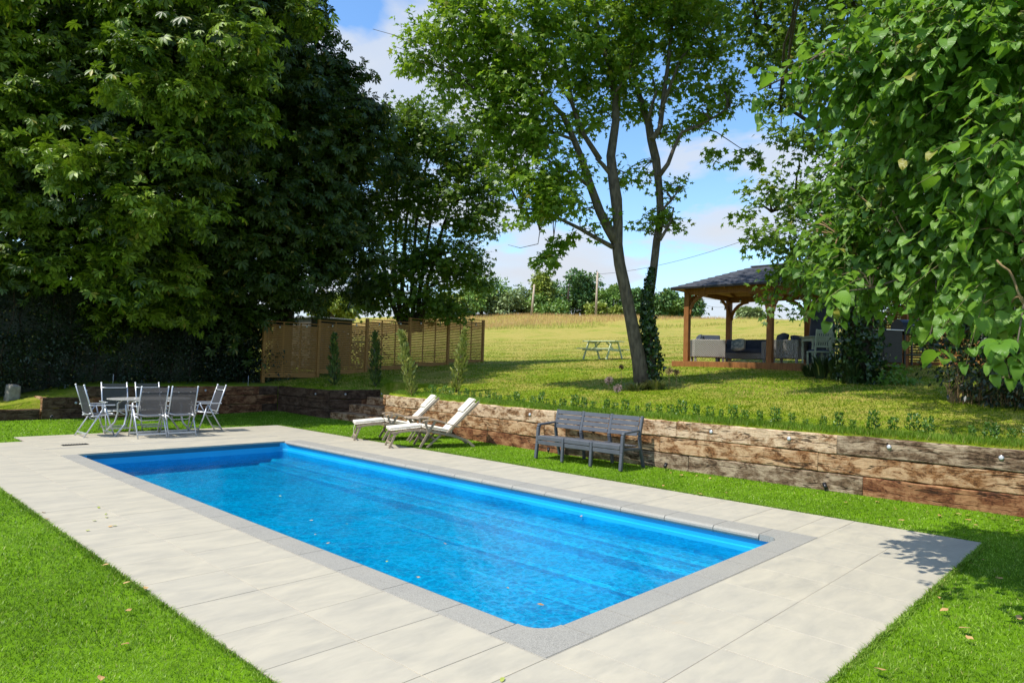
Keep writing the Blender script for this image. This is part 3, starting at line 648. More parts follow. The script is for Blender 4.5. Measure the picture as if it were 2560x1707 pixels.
rows = [  # z0, joints in y from near to far, materials
    (0.012, [-5.6, -4.6, -2.15, 0.42, 2.98, 5.5, 8.05, 10.3, 11.52], ['sl_red', 'sl_red', 'sl_red', 'sl_grey', 'sl_grey', 'sl_red', 'sl_red', 'sl_tan']),
    (0.277, [-5.6, -4.1, -1.55, 1.0, 3.5, 5.95, 8.45, 10.6, 11.48], ['sl_grey', 'sl_tan', 'sl_tan', 'sl_tan', 'sl_tan', 'sl_tan', 'sl_tan', 'sl_tan']),
    (0.542, [-5.6, -4.25, -1.9, 0.75, 3.2, 5.7, 8.2, 10.2, 11.44], ['sl_tan', 'sl_grey', 'sl_grey', 'sl_pale', 'sl_pale', 'sl_pale', 'sl_pale', 'sl_pale'])]
sd = 0
for z0, js, ms in rows:
    for a, b, mm in zip(js[:-1], js[1:], ms):
        sd += 1; place_log(rw, wall_x(a), a, wall_x(b), b, z0, M[mm], -1, sd, push=random.uniform(0, .008))
endc = place_log(rw, 7.195, 11.445, 7.2, 11.56, 0.542, M['sl_tan'], -1, 900, name='end_post')
# stub wall, back wall and return wall
bw = empty('sleeper_wall', (4.5, 16.9, 0), 0, 'shaded sleeper wall behind the dining set, three courses high', 'retaining wall')
def course(parent, p0, p1, levels, seglen, mats, side, seed, z00=0.012):
    r = random.Random(seed); L = math.hypot(p1[0] - p0[0], p1[1] - p0[1]); ux, uy = (p1[0] - p0[0]) / L, (p1[1] - p0[1]) / L
    for k in range(levels):
        t = 0; first = seglen * (1 if k % 2 == 0 else .5) * r.uniform(.85, 1.0)
        cs = [0]; p = first
        while p < L - .35: cs.append(p); p += seglen * r.uniform(.95, 1.05)
        cs.append(L)
        for a, b in zip(cs[:-1], cs[1:]):
            place_log(parent, p0[0] + ux * a, p0[1] + uy * a, p0[0] + ux * b, p0[1] + uy * b, z00 + k * .265, M[r.choice(mats)], side, seed * 50 + k * 9 + int(a * 3), push=r.uniform(0, .008))
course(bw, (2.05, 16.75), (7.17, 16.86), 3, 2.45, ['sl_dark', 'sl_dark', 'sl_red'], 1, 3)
cw = empty('sleeper_wall', (7.25, 15.4, 0), 0, 'short shaded sleeper wall between the back wall and the garden steps', 'retaining wall')
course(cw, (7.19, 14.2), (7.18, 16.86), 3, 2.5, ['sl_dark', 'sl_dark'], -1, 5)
qw = empty('sleeper_wall', (8.6, 14.3, 0), 0, 'sleeper side wall running uphill beside the garden steps', 'retaining wall')
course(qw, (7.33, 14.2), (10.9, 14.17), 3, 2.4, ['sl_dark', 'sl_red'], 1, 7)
lw = empty('sleeper_wall', (1.6, 16.7, 0), 0, 'low two-course sleeper wall left of the dining table', 'retaining wall')
course(lw, (1.16, 16.72), (2.04, 16.74), 2, 2.4, ['sl_dark'], 1, 9); course(lw, (1.16, 17.6), (1.15, 16.74), 2, 2.4, ['sl_tan'], 1, 10)
fw_ = empty('sleeper_edging', (-0.5, 16.75, 0), 0, 'single sleeper edging at the far left below the dark hedge', 'edging')
course(fw_, (-4.5, 16.72), (1.12, 16.74), 1, 2.4, ['sl_dark'], 1, 11)
# garden steps between the walls
st = empty('garden_steps', (8.0, 13.1, 0), 0, 'three sleeper steps climbing from the turf to the upper lawn', 'steps')
for k, (fx, y0, y1, mm) in enumerate(((7.33, 11.62, 14.12, 'sl_tan'), (7.92, 11.62, 14.12, 'sl_tan'), (8.5, 11.62, 14.12, 'sl_tan'))):
    o = place_log(st, fx - .02, y0, fx - .02, y1, 0.0 + k * .2, M[mm], -1, 300 + k, d=.24, h=.2, name='riser_sleeper')
    o2 = place_log(st, fx + .225, y0, fx + .225, y1, 0.0 + k * .2 - .004, M['sl_tan'], -1, 310 + k, d=.33, h=.2, name='tread_sleeper')
place_log(st, 9.03, 11.62, 9.03, 14.12, .58, M['sl_dark'], -1, 330, d=.2, h=.2, name='riser_sleeper')
place_log(st, 7.3, 11.6, 9.2, 11.6, .0, M['sl_dark'], -1, 331, d=.1, h=.6, name='side_sleeper')
place_log(st, 7.36, 11.6, 9.2, 11.6, .542, M['sl_dark'], -1, 332, d=.1, h=.25, name='side_sleeper')
# round lights let into the walls
def wall_light(x, y, z, ax, label, grp='round lights set in the sleeper walls'):
    r = empty('wall_light', (x, y, z), 0, label, 'wall light', grp)
    R_ = (0, -PI / 2, 0) if ax == 'x' else (PI / 2, 0, 0)
    me = MB().lathe([(0.0, 0.005), (.016, .005), (.022, .003), (.024, 0.0), (.024, -.01)], n=14).mesh('lens', M['lens']); obj('lens', me, r, (0, 0, 0), R_)
    me = MB().lathe([(.024, 0.003), (.030, .002), (.031, -.01)], n=14).mesh('rim', M['steel']); obj('rim', me, r, (0, 0, 0), R_)
def wl_at(px, py, label):
    x = 6.9
    for _ in range(4):
        d = FW + RT * ((px - 1280) / F_PX) + DN * ((py - 853.5) / F_PX); t = (x - CAM[0]) / d[0]; p = CAM + d * t; x = wall_x(p[1]) - .004
    wall_light(p[0], p[1], p[2], 'x', label)
wl_at(2222, 1117, 'bright round light in the grey-brown top sleeper, right of the bench'); wl_at(2503, 1144, 'rightmost round light in the wall, near the leaf shadow')
wl_at(1972, 1096, 'round light in the pale top sleeper third from the right end'); wl_at(1777, 1079, 'round light in the pale top sleeper just right of the bench')
wl_at(1324, 1036, 'round light in the pale top sleeper left of the bench')
wall_light(1.85, 16.725, .40, 'y', 'round light in the low wall left of the dining chairs'); wall_light(5.0, 16.82, .68, 'y', 'round light in the shaded wall behind the right dining chair')
wall_light(7.165, 14.7, .67, 'x', 'round light in the short shaded wall left of the steps'); wall_light(7.8, 14.165, .68, 'y', 'round light in the side wall at the foot of the steps'); wall_light(9.0, 14.11, .68, 'y', 'upper round light in the side wall of the steps')

# ================================================================== SLATTED FENCES
def fence(name, x0, x1, y, npan, hgt, zb, label, mat_='fence_wood', slat=.050, gap=.014, battens=2, axis='x', topmat=None):
    r = empty(name, ((x0 + x1) / 2, y, zb(x0)), 0, label, 'fence'); ro = rootoff(r); w_ = (x1 - x0) / npan
    pm = MB(); 
    for k in range(npan + 1):
        xx = x0 + k * w_; z = zb(xx); top = zb(x0 + min(k, npan - 1) * w_ + w_ / 2) + hgt
        MB().box((xx, y, (z - .15 + top + .04) / 2), (.10, .10, top + .04 - z + .15), ch=.006).build('post', M[mat_], r, ro)
    me_cache = None
    for k in range(npan):
        a = x0 + k * w_ + .05; b = x0 + (k + 1) * w_ - .05; zc = zb((a + b) / 2); nsl = int((hgt - .12) / (slat + gap)) - 1; L = b - a
        if me_cache is None: me_cache = MB().box((0, 0, 0), (L - .004, .018, slat), ch=.003).mesh('slat', M[mat_])
        for i in range(nsl):
            obj('slat', me_cache, r, ((a + b) / 2 - ro[0], y - .012 - ro[1], zc + .17 + i * (slat + gap) - ro[2]))
        for t in np.linspace(0, 1, battens + 2)[1:-1]:
            MB().box((a + t * L, y + .012, zc + hgt / 2 + .06), (.045, .026, hgt - .12), ch=.003).build('batten', M[mat_], r, ro)
        MB().box(((a + b) / 2, y - .002, zc + hgt + .01), (L + .06, .08, .026), ch=.004).build('cap_rail', M[mat_], r, ro)
        MB().box(((a + b) / 2, y, zc + .045), (L - .002, .03, .17), ch=.004).build('gravel_board', M[mat_], r, ro)
    return r
fz = lambda x: float(np.interp(x, [5, 9.23, 16.91], [0.85, 1.12, 1.80]))
FX0, FW_ = 7.30, 1.921
fence('slatted_fence', FX0, FX0 + 5 * FW_, 18.12, 5, 1.74, fz, 'stepped golden fence of horizontal slats below the big trees')
# festoon bulbs along the fence
def festoon(name, pts, n, sag, label, mstr='black', dz=.1):
    r = empty(name, tuple(pts[0]), 0, label, 'festoon lights'); ro = rootoff(r); cab = []; bulbs = []
    for a, b in zip(pts[:-1], pts[1:]):
        a = np.array(a, float); b = np.array(b, float)
        for t in np.linspace(0, 1, 9):
            p = a + (b - a) * t; p[2] -= sag * 4 * t * (1 - t); cab.append(p)
        for t in (np.arange(n) + .5) / n:
            p = a + (b - a) * t; p[2] -= sag * 4 * t * (1 - t); bulbs.append(p)
    MB().tube(cab, .004, 5).build('cable', M['black'], r, ro)
    me = MB().lathe([(0.0, -.115), (.02, -.108), (.03, -.085), (.026, -.06), (.015, -.045), (.014, -.045)], n=10).mesh('bulb', M['bulb']); ms = MB().lathe([(.016, -.05), (.018, -.01), (.006, 0)], n=8).mesh('socket', M['black'])
    for p in bulbs:
        q = tuple(p - np.array(ro)); bo = obj('bulb', me, r, q); obj('socket', ms, bo)
for_f = [(FX0 + k * FW_, 18.06, fz(FX0 + min(k, 4) * FW_ + .9) + 1.70) for k in range(6)]
festoon('festoon_lights', for_f, 2, .10, 'string of festoon bulbs hung along the slatted fence')

# ================================================================== FOLIAGE TOOLS
def palm_leaf(n=7):
    V = []; Tn = []
    for k in range(n):
        a = (k - (n - 1) / 2) * 0.62; L = 1.0 - 0.10 * abs(k - (n - 1) / 2); wd = .17 * L
        c, s_ = math.cos(a), math.sin(a)
        pts = [(0, 0.02, 0), (-wd, .62 * L, -.03), (wd, .62 * L, -.03), (0, .45 * L, .03), (0, 1.0 * L, -.22)]
        b = len(V)
        for (x, y, z) in pts: V.append((x * c + y * s_, -x * s_ + y * c, z))
        Tn += [(b, b + 3, b + 1), (b, b + 2, b + 3), (b + 1, b + 3, b + 4), (b + 3, b + 2, b + 4)]
    return np.array(V), np.array(Tn)
def maple_leaf():
    out_ = []
    for a, r in ((-150, .34), (-118, .62), (-84, .40), (-52, .92), (-24, .46), (0, 1.05), (24, .46), (52, .92), (84, .40), (118, .62), (150, .34)):
        t = math.radians(a); out_.append((r * math.sin(t) * .85, .25 + r * math.cos(t) * .75, -.10 * r * r))
    V = [(0, .25, .05)] + out_; return np.array(V), np.array([(0, i, i + 1) for i in range(1, len(out_))])
def heart_leaf(detail=True):
    half = [(0, 0), (.20, -.10), (.40, -.03), (.50, .18), (.49, .40), (.40, .62), (.26, .82), (.10, .97), (0, 1.10)] if detail else [(0, 0), (.38, -.03), (.48, .32), (.24, .84), (0, 1.08)]
    n = len(half); V = []; Tn = []
    for i, (x, y) in enumerate(half): V.append((0, y * 1.0 if i else 0, .03 * math.sin(y * 3)))
    for sgn in (1, -1):
        b = len(V)
        for i, (x, y) in enumerate(half):
            ser = 1 + (.05 if i % 2 else -.03); V.append((sgn * x * ser, y, .05 * math.sin(y * 3) + .30 * abs(x) - .20 * y * y))
        for i in range(n - 1):
            q = [i, i + 1, b + i + 1, b + i]
            for t in ((q[0], q[2], q[1]), (q[0], q[3], q[2])):
                Tn.append(t if sgn > 0 else t[::-1])
    return np.array(V), np.array(Tn)
def oval_leaf():
    return np.array([(0, 0, 0), (.26, .45, .05), (0, 1.0, -.1), (-.26, .45, .05)]), np.array([(0, 1, 2), (0, 2, 3)])
def norm(a): return a / (np.linalg.norm(a, axis=-1, keepdims=True) + 1e-9)
def frames(outw, r, up=1.0, outn=.45, rnd=.55, droop=.35):
    n = len(outw); t = norm(outw * .7 + np.array([0, 0, -droop]) + r.normal(0, .45, (n, 3)))
    z = norm(np.array([0, 0, up]) + outw * outn + r.normal(0, rnd, (n, 3)))
    x = norm(np.cross(t, z)); z = np.cross(x, t); return np.stack([x, t, z], -1)       # columns
def place(V, Tn, pos, Fm, size):
    n = len(pos); vv = np.einsum('nij,kj->nki', Fm, V) * size[:, None, None] + pos[:, None, :]
    tt = Tn[None] + (np.arange(n) * len(V))[:, None, None]; return vv.reshape(-1, 3), tt.reshape(-1, 3)
def leaf_cloud(blobs, r, shell=.55, flat=.6, density=1.0):
    """blobs: (centre, radii, twigs, leaves per twig, twig radius)"""
    P, O, C = [], [], []
    for c, rad, nt_, per, tr in blobs:
        c = np.array(c, float); rad = np.array(rad if hasattr(rad, '__len__') else (rad,) * 3, float); nt_ = int(nt_ * density)
        d = norm(r.normal(0, 1, (nt_, 3))); rr = shell + (1 - shell) * r.random((nt_, 1)) ** .7
        rr *= 1 + .16 * np.sin(d[:, :1] * 7 + c[0]) * np.sin(d[:, 1:2] * 6 + c[1] * 2) + .12 * np.sin(d[:, 2:] * 9 + c[2])
        tcen = c + d * rr * rad; ow = norm(d / rad)
        k = r.poisson(per, nt_) + 1; idx = np.repeat(np.arange(nt_), k)
        off_ = r.normal(0, 1, (len(idx), 3)) * np.array([1, 1, flat]) * tr * .55 + ow[idx] * (r.random((len(idx), 1)) - .4) * tr
        P.append(tcen[idx] + off_); O.append(norm(ow[idx] + .6 * norm(off_))); C.append(tcen)
    return np.concatenate(P), np.concatenate(O), C
def crown(root, blobs, leaf, lm, size, seed, shell=.55, flat=.6, parts=0, small=None, name='foliage', droop=.35, up=1.0, rnd=.55, cut=None, outn=.45):
    r = np.random.default_rng(seed); P, O, C = leaf_cloud(blobs, r, shell, flat)
    if cut is not None:
        k = cut(P); P, O = P[k], O[k]
    sz = size * r.uniform(.65, 1.2, len(P)); Fm = frames(O, r, up=up, droop=droop, rnd=rnd, outn=outn); ro = np.array(rootoff(root)); sel = np.zeros(len(P), bool)
    if parts:
        q = P - CAM; dep = q @ FW; u = 1280 + F_PX * (q @ RT) / dep; v = 853.5 + F_PX * (q @ DN) / dep
        inn = (dep > .3) & (u > 10) & (u < 2550) & (v > 10) & (v < 1700); sc_ = np.where(inn, sz / dep, 0); sel[np.argsort(-sc_)[:parts]] = True
        V, Tn = leaf; me = tri_mesh('leaf', V, Tn, lm, True)
        if me.uv_layers is not None:
            uvl = me.uv_layers.new(name='UVMap'); li = np.zeros(len(Tn) * 3, dtype=np.int32); me.loops.foreach_get('vertex_index', li); uvl.data.foreach_set('uv', V[li][:, :2].astype(np.float32).ravel())
        for i in np.where(sel)[0]:
            o = bpy.data.objects.new('leaf', me); S.collection.objects.link(o); o.parent = root
            mm = Matrix([[*(Fm[i][a] * sz[i]), P[i][a] - ro[a]] for a in range(3)] + [[0, 0, 0, 1]]); o.matrix_local = mm
    V, Tn = small or leaf; vv, tt = place(V, Tn, P[~sel] - ro, Fm[~sel], sz[~sel])
    me = tri_mesh(name, vv, tt, lm, True)
    if parts:
        uvl = me.uv_layers.new(name='UVMap'); n = (~sel).sum(); uvl.data.foreach_set('uv', np.tile(V[Tn.reshape(-1)][:, :2], (n, 1)).astype(np.float32).ravel())
    o = link(bpy.data.objects.new(name, me), root); o['kind'] = 'stuff'; return P, C
def limbs(mb, nodes, targets, r0, seed, seg=5, wig=.12, n=6, maxd=99):
    """thin branches from the nearest skeleton node to each target"""
    r = np.random.default_rng(seed); nodes = np.array(nodes)
    for t in targets:
        d = np.linalg.norm(nodes - t, axis=1) + np.maximum(0, nodes[:, 2] - t[2]) * .8; a = nodes[np.argmin(d)]; L = np.linalg.norm(t - a)
        if L < .1 or L > maxd: continue
        pts = []
        for k in range(seg + 1):
            s_ = k / seg; p = a + (t - a) * s_; p = p + np.array([0, 0, L * .12 * math.sin(PI * s_)]) + (r.normal(0, wig * L * .12, 3) if 0 < k < seg else 0); pts.append(p)
        mb.tube(pts, [max(.006, r0 * (1 - .85 * k / seg)) for k in range(seg + 1)], n)
PALM = palm_leaf(); MAPLE = maple_leaf(); HEART = heart_leaf(True); HEARTS = heart_leaf(False); OVAL = oval_leaf()
def pts3(l): return [P3(*q) for q in l]

# ================================================================== TREES
def palm_small():
    V = []; Tn = []
    for k in range(6):
        a = (k - 2.5) * .72; L = 1.0 - .1 * abs(k - 2.5); wd = .19 * L; c, s_ = math.cos(a), math.sin(a); b = len(V)
        for (x, y, z) in [(0, 0, 0), (-wd, .64 * L, -.05), (0, L, -.24), (wd, .64 * L, -.05)]: V.append((x * c + y * s_, -x * s_ + y * c, z))
        Tn += [(b, b + 2, b + 1), (b, b + 3, b + 2)]
    return np.array(V), np.array(Tn)
def maple_small():
    o_ = []
    for a, r in ((-130, .5), (-80, .42), (-50, .9), (-22, .45), (0, 1.05), (22, .45), (50, .9), (80, .42), (130, .5)):
        t = math.radians(a); o_.append((r * math.sin(t) * .85, .25 + r * math.cos(t) * .75, -.1 * r * r))
    V = [(0, .2, .05)] + o_; return np.array(V), np.array([(0, i, i + 1) for i in range(1, len(o_))])
PALMS = palm_small(); MAPS = maple_small()
def B(px, py, dep, R, tw=26, per=9, tr=.38, sq=1.0):
    """foliage mass: where it stands, radius, twigs per square metre of surface scaled"""
    n = tw * R * R; return (P3(px, py, dep), (R, R, R * sq), max(3, n), per, tr)
# --- horse chestnut on the left
def tree_root(name, px, dep, label, cat='tree', group=None):
    p = P3(px, 900, dep); return empty(name, (p[0], p[1], T(p[0], p[1])), 0, label, cat, group)
ca = tree_root('horse_chestnut', 300, 20.8, 'huge dark horse chestnut on the left with sunlit palmate leaves', group='big trees on the left')
ro = rootoff(ca)
def skeleton(root, paths, mat_, name='trunk', n=10):
    mb = MB(); nodes = []
    for pts, r0, r1 in paths:
        m = len(pts); mb.tube(pts, [r0 + (r1 - r0) * k / (m - 1) for k in range(m)], n); 
        for a, b in zip(pts[:-1], pts[1:]):
            for t in np.linspace(0, 1, 5): nodes.append(np.array(a) + (np.array(b) - np.array(a)) * t)
    mb.build(name, mat_, root, rootoff(root)); return nodes
base = np.array(ro)
nd = skeleton(ca, [([base - (0, 0, .2), base + (.1, 0, 2), base + (.0, .1, 4.5), P3(320, 330, 20.5), P3(300, 0, 20.5)], .42, .16), ([P3(310, 560, 20.6), P3(180, 350, 19.8), P3(60, 120, 19.5)], .2, .08), ([P3(312, 500, 20.6), P3(450, 300, 19.5), P3(560, 80, 19.5)], .2, .08)], M['bark_dark'])
AB = [(60, 60, 19, 2.1), (250, 40, 18.5, 2.0), (470, 130, 18, 1.9), (610, 20, 19.5, 2.0), (120, 260, 18.6, 1.7), (330, 250, 18, 1.8), (520, 330, 18.3, 1.5), (50, 430, 18.2, 1.4), (270, 470, 17.6, 1.5), (440, 500, 18.5, 1.4), (40, 640, 17.0, 1.15), (185, 620, 18.3, 1.1), (310, 690, 18, 1.0), (420, 640, 19, 1.2), (240, 800, 19.3, .8),
      (380, 800, 19.6, .8), (90, 780, 19.5, 1.0), (-130, 100, 20, 2.3), (-110, 420, 19, 2.0), (150, -200, 20, 2.4), (450, -190, 20, 2.3), (-120, 700, 18.5, 1.4), (500, 760, 20.5, 1.0)]
AS = [(300, 830, 20.4, .9), (420, 720, 20.6, 1.1), (150, 760, 20.8, 1.2), (500, 620, 20.6, 1.3), (30, 780, 20.8, 1.2), (560, 820, 21.2, .8)]
AB = [(a, b, c - (1.5 if b < 560 else .4), d) for a, b, c, d in AB]
def clumps(lst, per_m2, rs, leaves, seed, up=.15):
    q = np.random.default_rng(seed); o_ = []
    for a, b, c, d in lst:
        cen = P3(a, b, c)
        for _ in range(max(3, int(per_m2 * d * d))):
            v = norm(q.normal(0, 1, 3) + np.array([0, 0, up])); R_ = rs * q.uniform(.65, 1.25)
            o_.append((cen + v * np.array([1, 1, .9]) * (d - R_ * .5) * q.uniform(.75, 1.05), (R_, R_, R_ * .62), max(3, int(9 * R_ / rs)), leaves, R_ * .55))
    return o_
inner = [B(a, b, c + 2.2, d * 1.02, 26, 13, .55) for a, b, c, d in AB if a > -50] + [B(a, b, c + .5, d * .72, 22, 12, .5) for a, b, c, d in AB]
blobs = clumps(AB, 4.2, .62, 12, 5)
P, C = crown(ca, blobs, PALM, M['chestnut_leaf'], .225, 1, shell=.45, flat=.45, parts=300, small=PALMS, droop=.55, rnd=.42)
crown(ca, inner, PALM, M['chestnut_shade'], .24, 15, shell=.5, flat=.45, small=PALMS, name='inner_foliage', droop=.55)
lb = MB(); limbs(lb, nd, [P3(*b[:3]) for b in AB], .09, 3); tag(lb.build('limbs', M['bark_dark'], ca, ro), kind='stuff')
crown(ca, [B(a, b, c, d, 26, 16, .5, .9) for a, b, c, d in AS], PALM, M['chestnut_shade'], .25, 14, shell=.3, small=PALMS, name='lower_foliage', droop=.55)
# --- second chestnut behind it, deep shade put into its leaf colour
cb_ = tree_root('horse_chestnut', 700, 23.5, 'second horse chestnut in deep shade, right of the sunlit one', group='big trees on the left'); ro = rootoff(cb_); base = np.array(ro)
nd = skeleton(cb_, [([base - (0, 0, .2), base + (.1, 0, 2), P3(705, 600, 23.3), P3(690, 300, 23), P3(690, 0, 23)], .36, .12), ([P3(702, 520, 23.2), P3(800, 330, 23.2), P3(860, 250, 23.2), P3(925, 247, 23.2)], .14, .04)], M['bark_dark'])
BB = [(690, 110, 22, 1.7), (800, 225, 22.8, 1.2), (905, 265, 23, .6), (860, 200, 23, .7), (950, 300, 23.2, .35), (680, 290, 21.5, 1.8), (800, 380, 22.5, 1.6), (885, 350, 23, 1.05), (640, 480, 21, 1.7), (760, 560, 22.5, 1.6), (625, 660, 21.2, 1.4), (740, 700, 22.6, 1.2), (850, 480, 23.3, 1.25), (860, 610, 23.8, 1.1), (560, 580, 20.6, 1.3), (670, -20, 22, 1.4), (600, 780, 22, 1.0), (700, 760, 23.5, .75), (880, 715, 25.5, .8)]
BB += [(600, -170, 21, 2.2), (1000, 420, 24.5, .6)]
blobs = [B(a, b, c, d, 20, 18, .5, .85) for a, b, c, d in BB] + [B(a, b, c + 1.5, d * .92, 26, 13, .55) for a, b, c, d in BB if d > 1.1]
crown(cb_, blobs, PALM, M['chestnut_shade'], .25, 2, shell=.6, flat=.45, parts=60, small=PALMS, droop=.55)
lb = MB(); limbs(lb, nd, [b[0] for b in blobs[:17]], .08, 4); tag(lb.build('limbs', M['bark_dark'], cb_, ro), kind='stuff')
# --- sycamore with many thin stems, between chestnuts and lawn tree
cc = tree_root('sycamore_tree', 1040, 27.5, 'many-stemmed sycamore standing behind the slatted fence'); ro = rootoff(cc); base = np.array(ro)
paths = []
for k, (a, b, c) in enumerate([(985, 990, 995), (1005, 1015, 1040), (1030, 1040, 1075), (1050, 1075, 1140), (1065, 1110, 1190), (965, 950, 930)]):
    paths.append(([P3(1035 + (a - 1030) * .4, 830, 27.3), P3(a, 720, 27), P3(b, 560, 26.8), P3(c, 360, 26.5)], .11, .03))
nd = skeleton(cc, paths, M['bark_dark'], 'stems', 7)
CB = [(1000, 330, 26, 1.2), (1075, 330, 26, 1.3), (1150, 375, 26, 1.2), (1200, 440, 26, .8), (1010, 470, 26.5, 1.3), (1120, 490, 26, 1.3), (1205, 555, 26, .75), (1040, 620, 27, 1.3), (1150, 640, 26.5, 1.0), (1100, 735, 27, 1.1), (1190, 700, 27, .65), (985, 700, 26.5, 1.1), (935, 560, 25.5, 1.0), (930, 740, 26.5, .9), (1030, 770, 27.5, .7), (960, 400, 25.5, .8), (1235, 500, 26, .4), (1130, 775, 27, .5)]
blobs = [B(a, b, c, d, 50, 20, .36, .9) for a, b, c, d in CB]
crown(cc, blobs, MAPLE, M['sycamore_leaf'], .19, 3, shell=.35, small=MAPS, parts=0)
lb = MB(); limbs(lb, nd, [b[0] for b in blobs], .05, 5, n=5); tag(lb.build('limbs', M['bark_dark'], cc, ro), kind='stuff')
# --- the forked maple on the lawn
tb = P3(1618, 968, 16.1); tz = T(tb[0], tb[1])
cm = empty('maple_tree', (tb[0], tb[1], tz), 0, 'tall twin-stemmed maple on the lawn with ivy on its base', 'tree'); ro = rootoff(cm)
D = 16.1
s1 = pts3([(1612, 985, D), (1597, 900, D), (1578, 800, D), (1562, 720, D), (1549, 660, D), (1543, 612, D), (1545, 560, D), (1541, 500, D), (1532, 440, D), (1527, 390, D + .2), (1540, 300, D + .4), (1538, 230, D + .5), (1515, 140, D + .6), (1490, 50, D + .6), (1480, -60, D + .5)])
s2 = pts3([(1624, 975, D + .1), (1622, 880, D + .2), (1618, 790, D + .25), (1632, 690, D + .4), (1642, 600, D + .5), (1652, 545, D + .6), (1648, 470, D + .6), (1640, 400, D + .7), (1628, 350, D + .8), (1620, 300, D + .9), (1598, 240, D + 1), (1578, 160, D + 1), (1560, 60, D + 1)])
rad1 = [.24, .165, .145, .138, .132, .128, .115, .135, .12, .11, .095, .08, .06, .05, .03]
rad2 = [.21, .125, .1, .095, .092, .09, .085, .105, .1, .09, .07, .05, .03]
tk = MB(); tk.tube(s1, rad1, 12); tk.tube(s2, rad2, 12)
br = [([(1545, 612), (1520, 570), (1500, 530), (1478, 470), (1455, 400), (1435, 350), (1408, 290), (1370, 250), (1300, 190), (1230, 130)], .13, .03, 0),
      ([(1532, 618), (1490, 595), (1450, 572), (1395, 545), (1345, 525), (1300, 520)], .06, .02, -.3), ([(1530, 440), (1505, 410), (1490, 395)], .06, .04, .0),
      ([(1478, 470), (1440, 440), (1400, 420), (1340, 380)], .05, .015, -.2), ([(1500, 400), (1455, 330), (1430, 260), (1420, 180), (1390, 60)], .07, .02, .1),
      ([(1538, 230), (1570, 190), (1580, 150)], .035, .015, .2), ([(1515, 140), (1480, 100), (1450, 60)], .04, .015, 0),
      ([(1648, 440), (1670, 410), (1685, 370), (1705, 330), (1740, 318), (1775, 300), (1820, 270)], .06, .015, .4), ([(1735, 318), (1790, 330), (1850, 370), (1890, 385)], .016, .006, .3),
      ([(1630, 350), (1650, 320), (1658, 250), (1672, 150), (1680, 60), (1690, -20)], .075, .03, .9), ([(1655, 270), (1700, 150), (1760, 80)], .045, .015, .9), ([(1620, 300), (1640, 230), (1625, 170)], .045, .02, .9),
      ([(1650, 600), (1668, 570), (1678, 550), (1684, 520)], .045, .02, .5), ([(1655, 525), (1680, 500), (1700, 468)], .035, .012, .5), ([(1520, 570), (1440, 690), (1400, 660)], .0, .0, 0),
      ([(1370, 540), (1350, 575), (1345, 610), (1300, 620), (1270, 612)], .014, .004, -.4), ([(1390, 545), (1385, 590), (1375, 640)], .012, .004, -.4), ([(1435, 350), (1380, 330), (1320, 310), (1240, 300), (1195, 330)], .04, .01, -.2),
      ([(1370, 250), (1290, 240), (1200, 250)], .035, .01, -.3), ([(1430, 260), (1350, 130), (1330, 20)], .04, .012, .2)]
nd = list(s1[7:]) + list(s2[7:])
for q, a, b, dz_ in br:
    if a == 0: continue
    pp = [P3(x, y, D + dz_ * (.3 + .7 * i / len(q))) for i, (x, y) in enumerate(q)]; tk.tube(pp, [a + (b - a) * i / (len(pp) - 1) for i in range(len(pp))], 8); nd += pp
tk.build('trunk', M['bark'], cm, ro)
DB = [(1065, 115, 15.6, .75), (1040, 150, 15.6, .45), (1130, 60, 15.5, 1.0), (1130, 195, 15.5, .55), (1200, 140, 15.8, 1.0), (1290, 60, 15, 1.2), (1290, 220, 15.5, 1.0), (1195, 320, 15.8, .6), (1260, 340, 15.5, .7), (1380, 140, 16, 1.1), (1380, 290, 15.5, .9), (1335, 440, 15.2, .62), (1300, 400, 15.4, .5), (1400, 490, 15.4, .6), (1330, 530, 15.2, .45), (1490, 60, 16, 1.2), (1500, 200, 16.5, .8), (1560, 110, 17, .9), (1470, 300, 16.6, .6), 
      (1590, 250, 17, .7), (1640, 60, 16.8, 1.1), (1700, 180, 17, .8), (1755, 60, 17, .9), (1790, 190, 17, .7), (1745, 280, 17, .6), (1830, 250, 16.8, .4), (1690, 330, 17, .4), (1570, 440, 16.8, .42), (1600, 430, 17, .25), (1660, 475, 16.6, .22), (1630, 545, 16.6, .26), (1605, 560, 16.6, .2), (1690, 565, 16.5, .2), (1670, 535, 16.5, .2), (1700, 470, 16.7, .14), (1500, 560, 16, .3), (1460, 520, 16, .35), (1375, 460, 15.3, .55), (1330, 480, 15.2, .5), (1420, 430, 15.6, .55), (1250, 440, 15.6, .45), (1240, 260, 15.6, .7), (1540, 180, 16.6, .7), (1340, 330, 15.4, .7), (1200, 60, 15.4, 1.0), (1400, 30, 15.6, 1.1), (1590, 20, 16.6, 1.0), (1720, 110, 17, .8), (1600, -60, 18, 1.6), (1750, -40, 18, 1.4), (1300, -130, 15.5, 1.2), (1480, -130, 16.5, 1.1), (1700, -130, 17, 1.1), (1140, -90, 15.5, .8)]
DB += [(1380, 520, 15.3, .45), (1290, 330, 15.3, .5), (1230, 200, 15.4, .6)]
blobs = [B(a, b, c, d, 46, 17, .25, .8) for a, b, c, d in DB]
blobs += [B(a, b, c, d, 52, 24, .4, .7) for a, b, c, d in [(1700, -400, 15, 1.8), (1820, -340, 15.5, 1.6), (1930, -300, 15.5, 1.4), (1580, -500, 14, 1.7)]]  # dense unseen masses above the frame, added to shade the pergola lawn
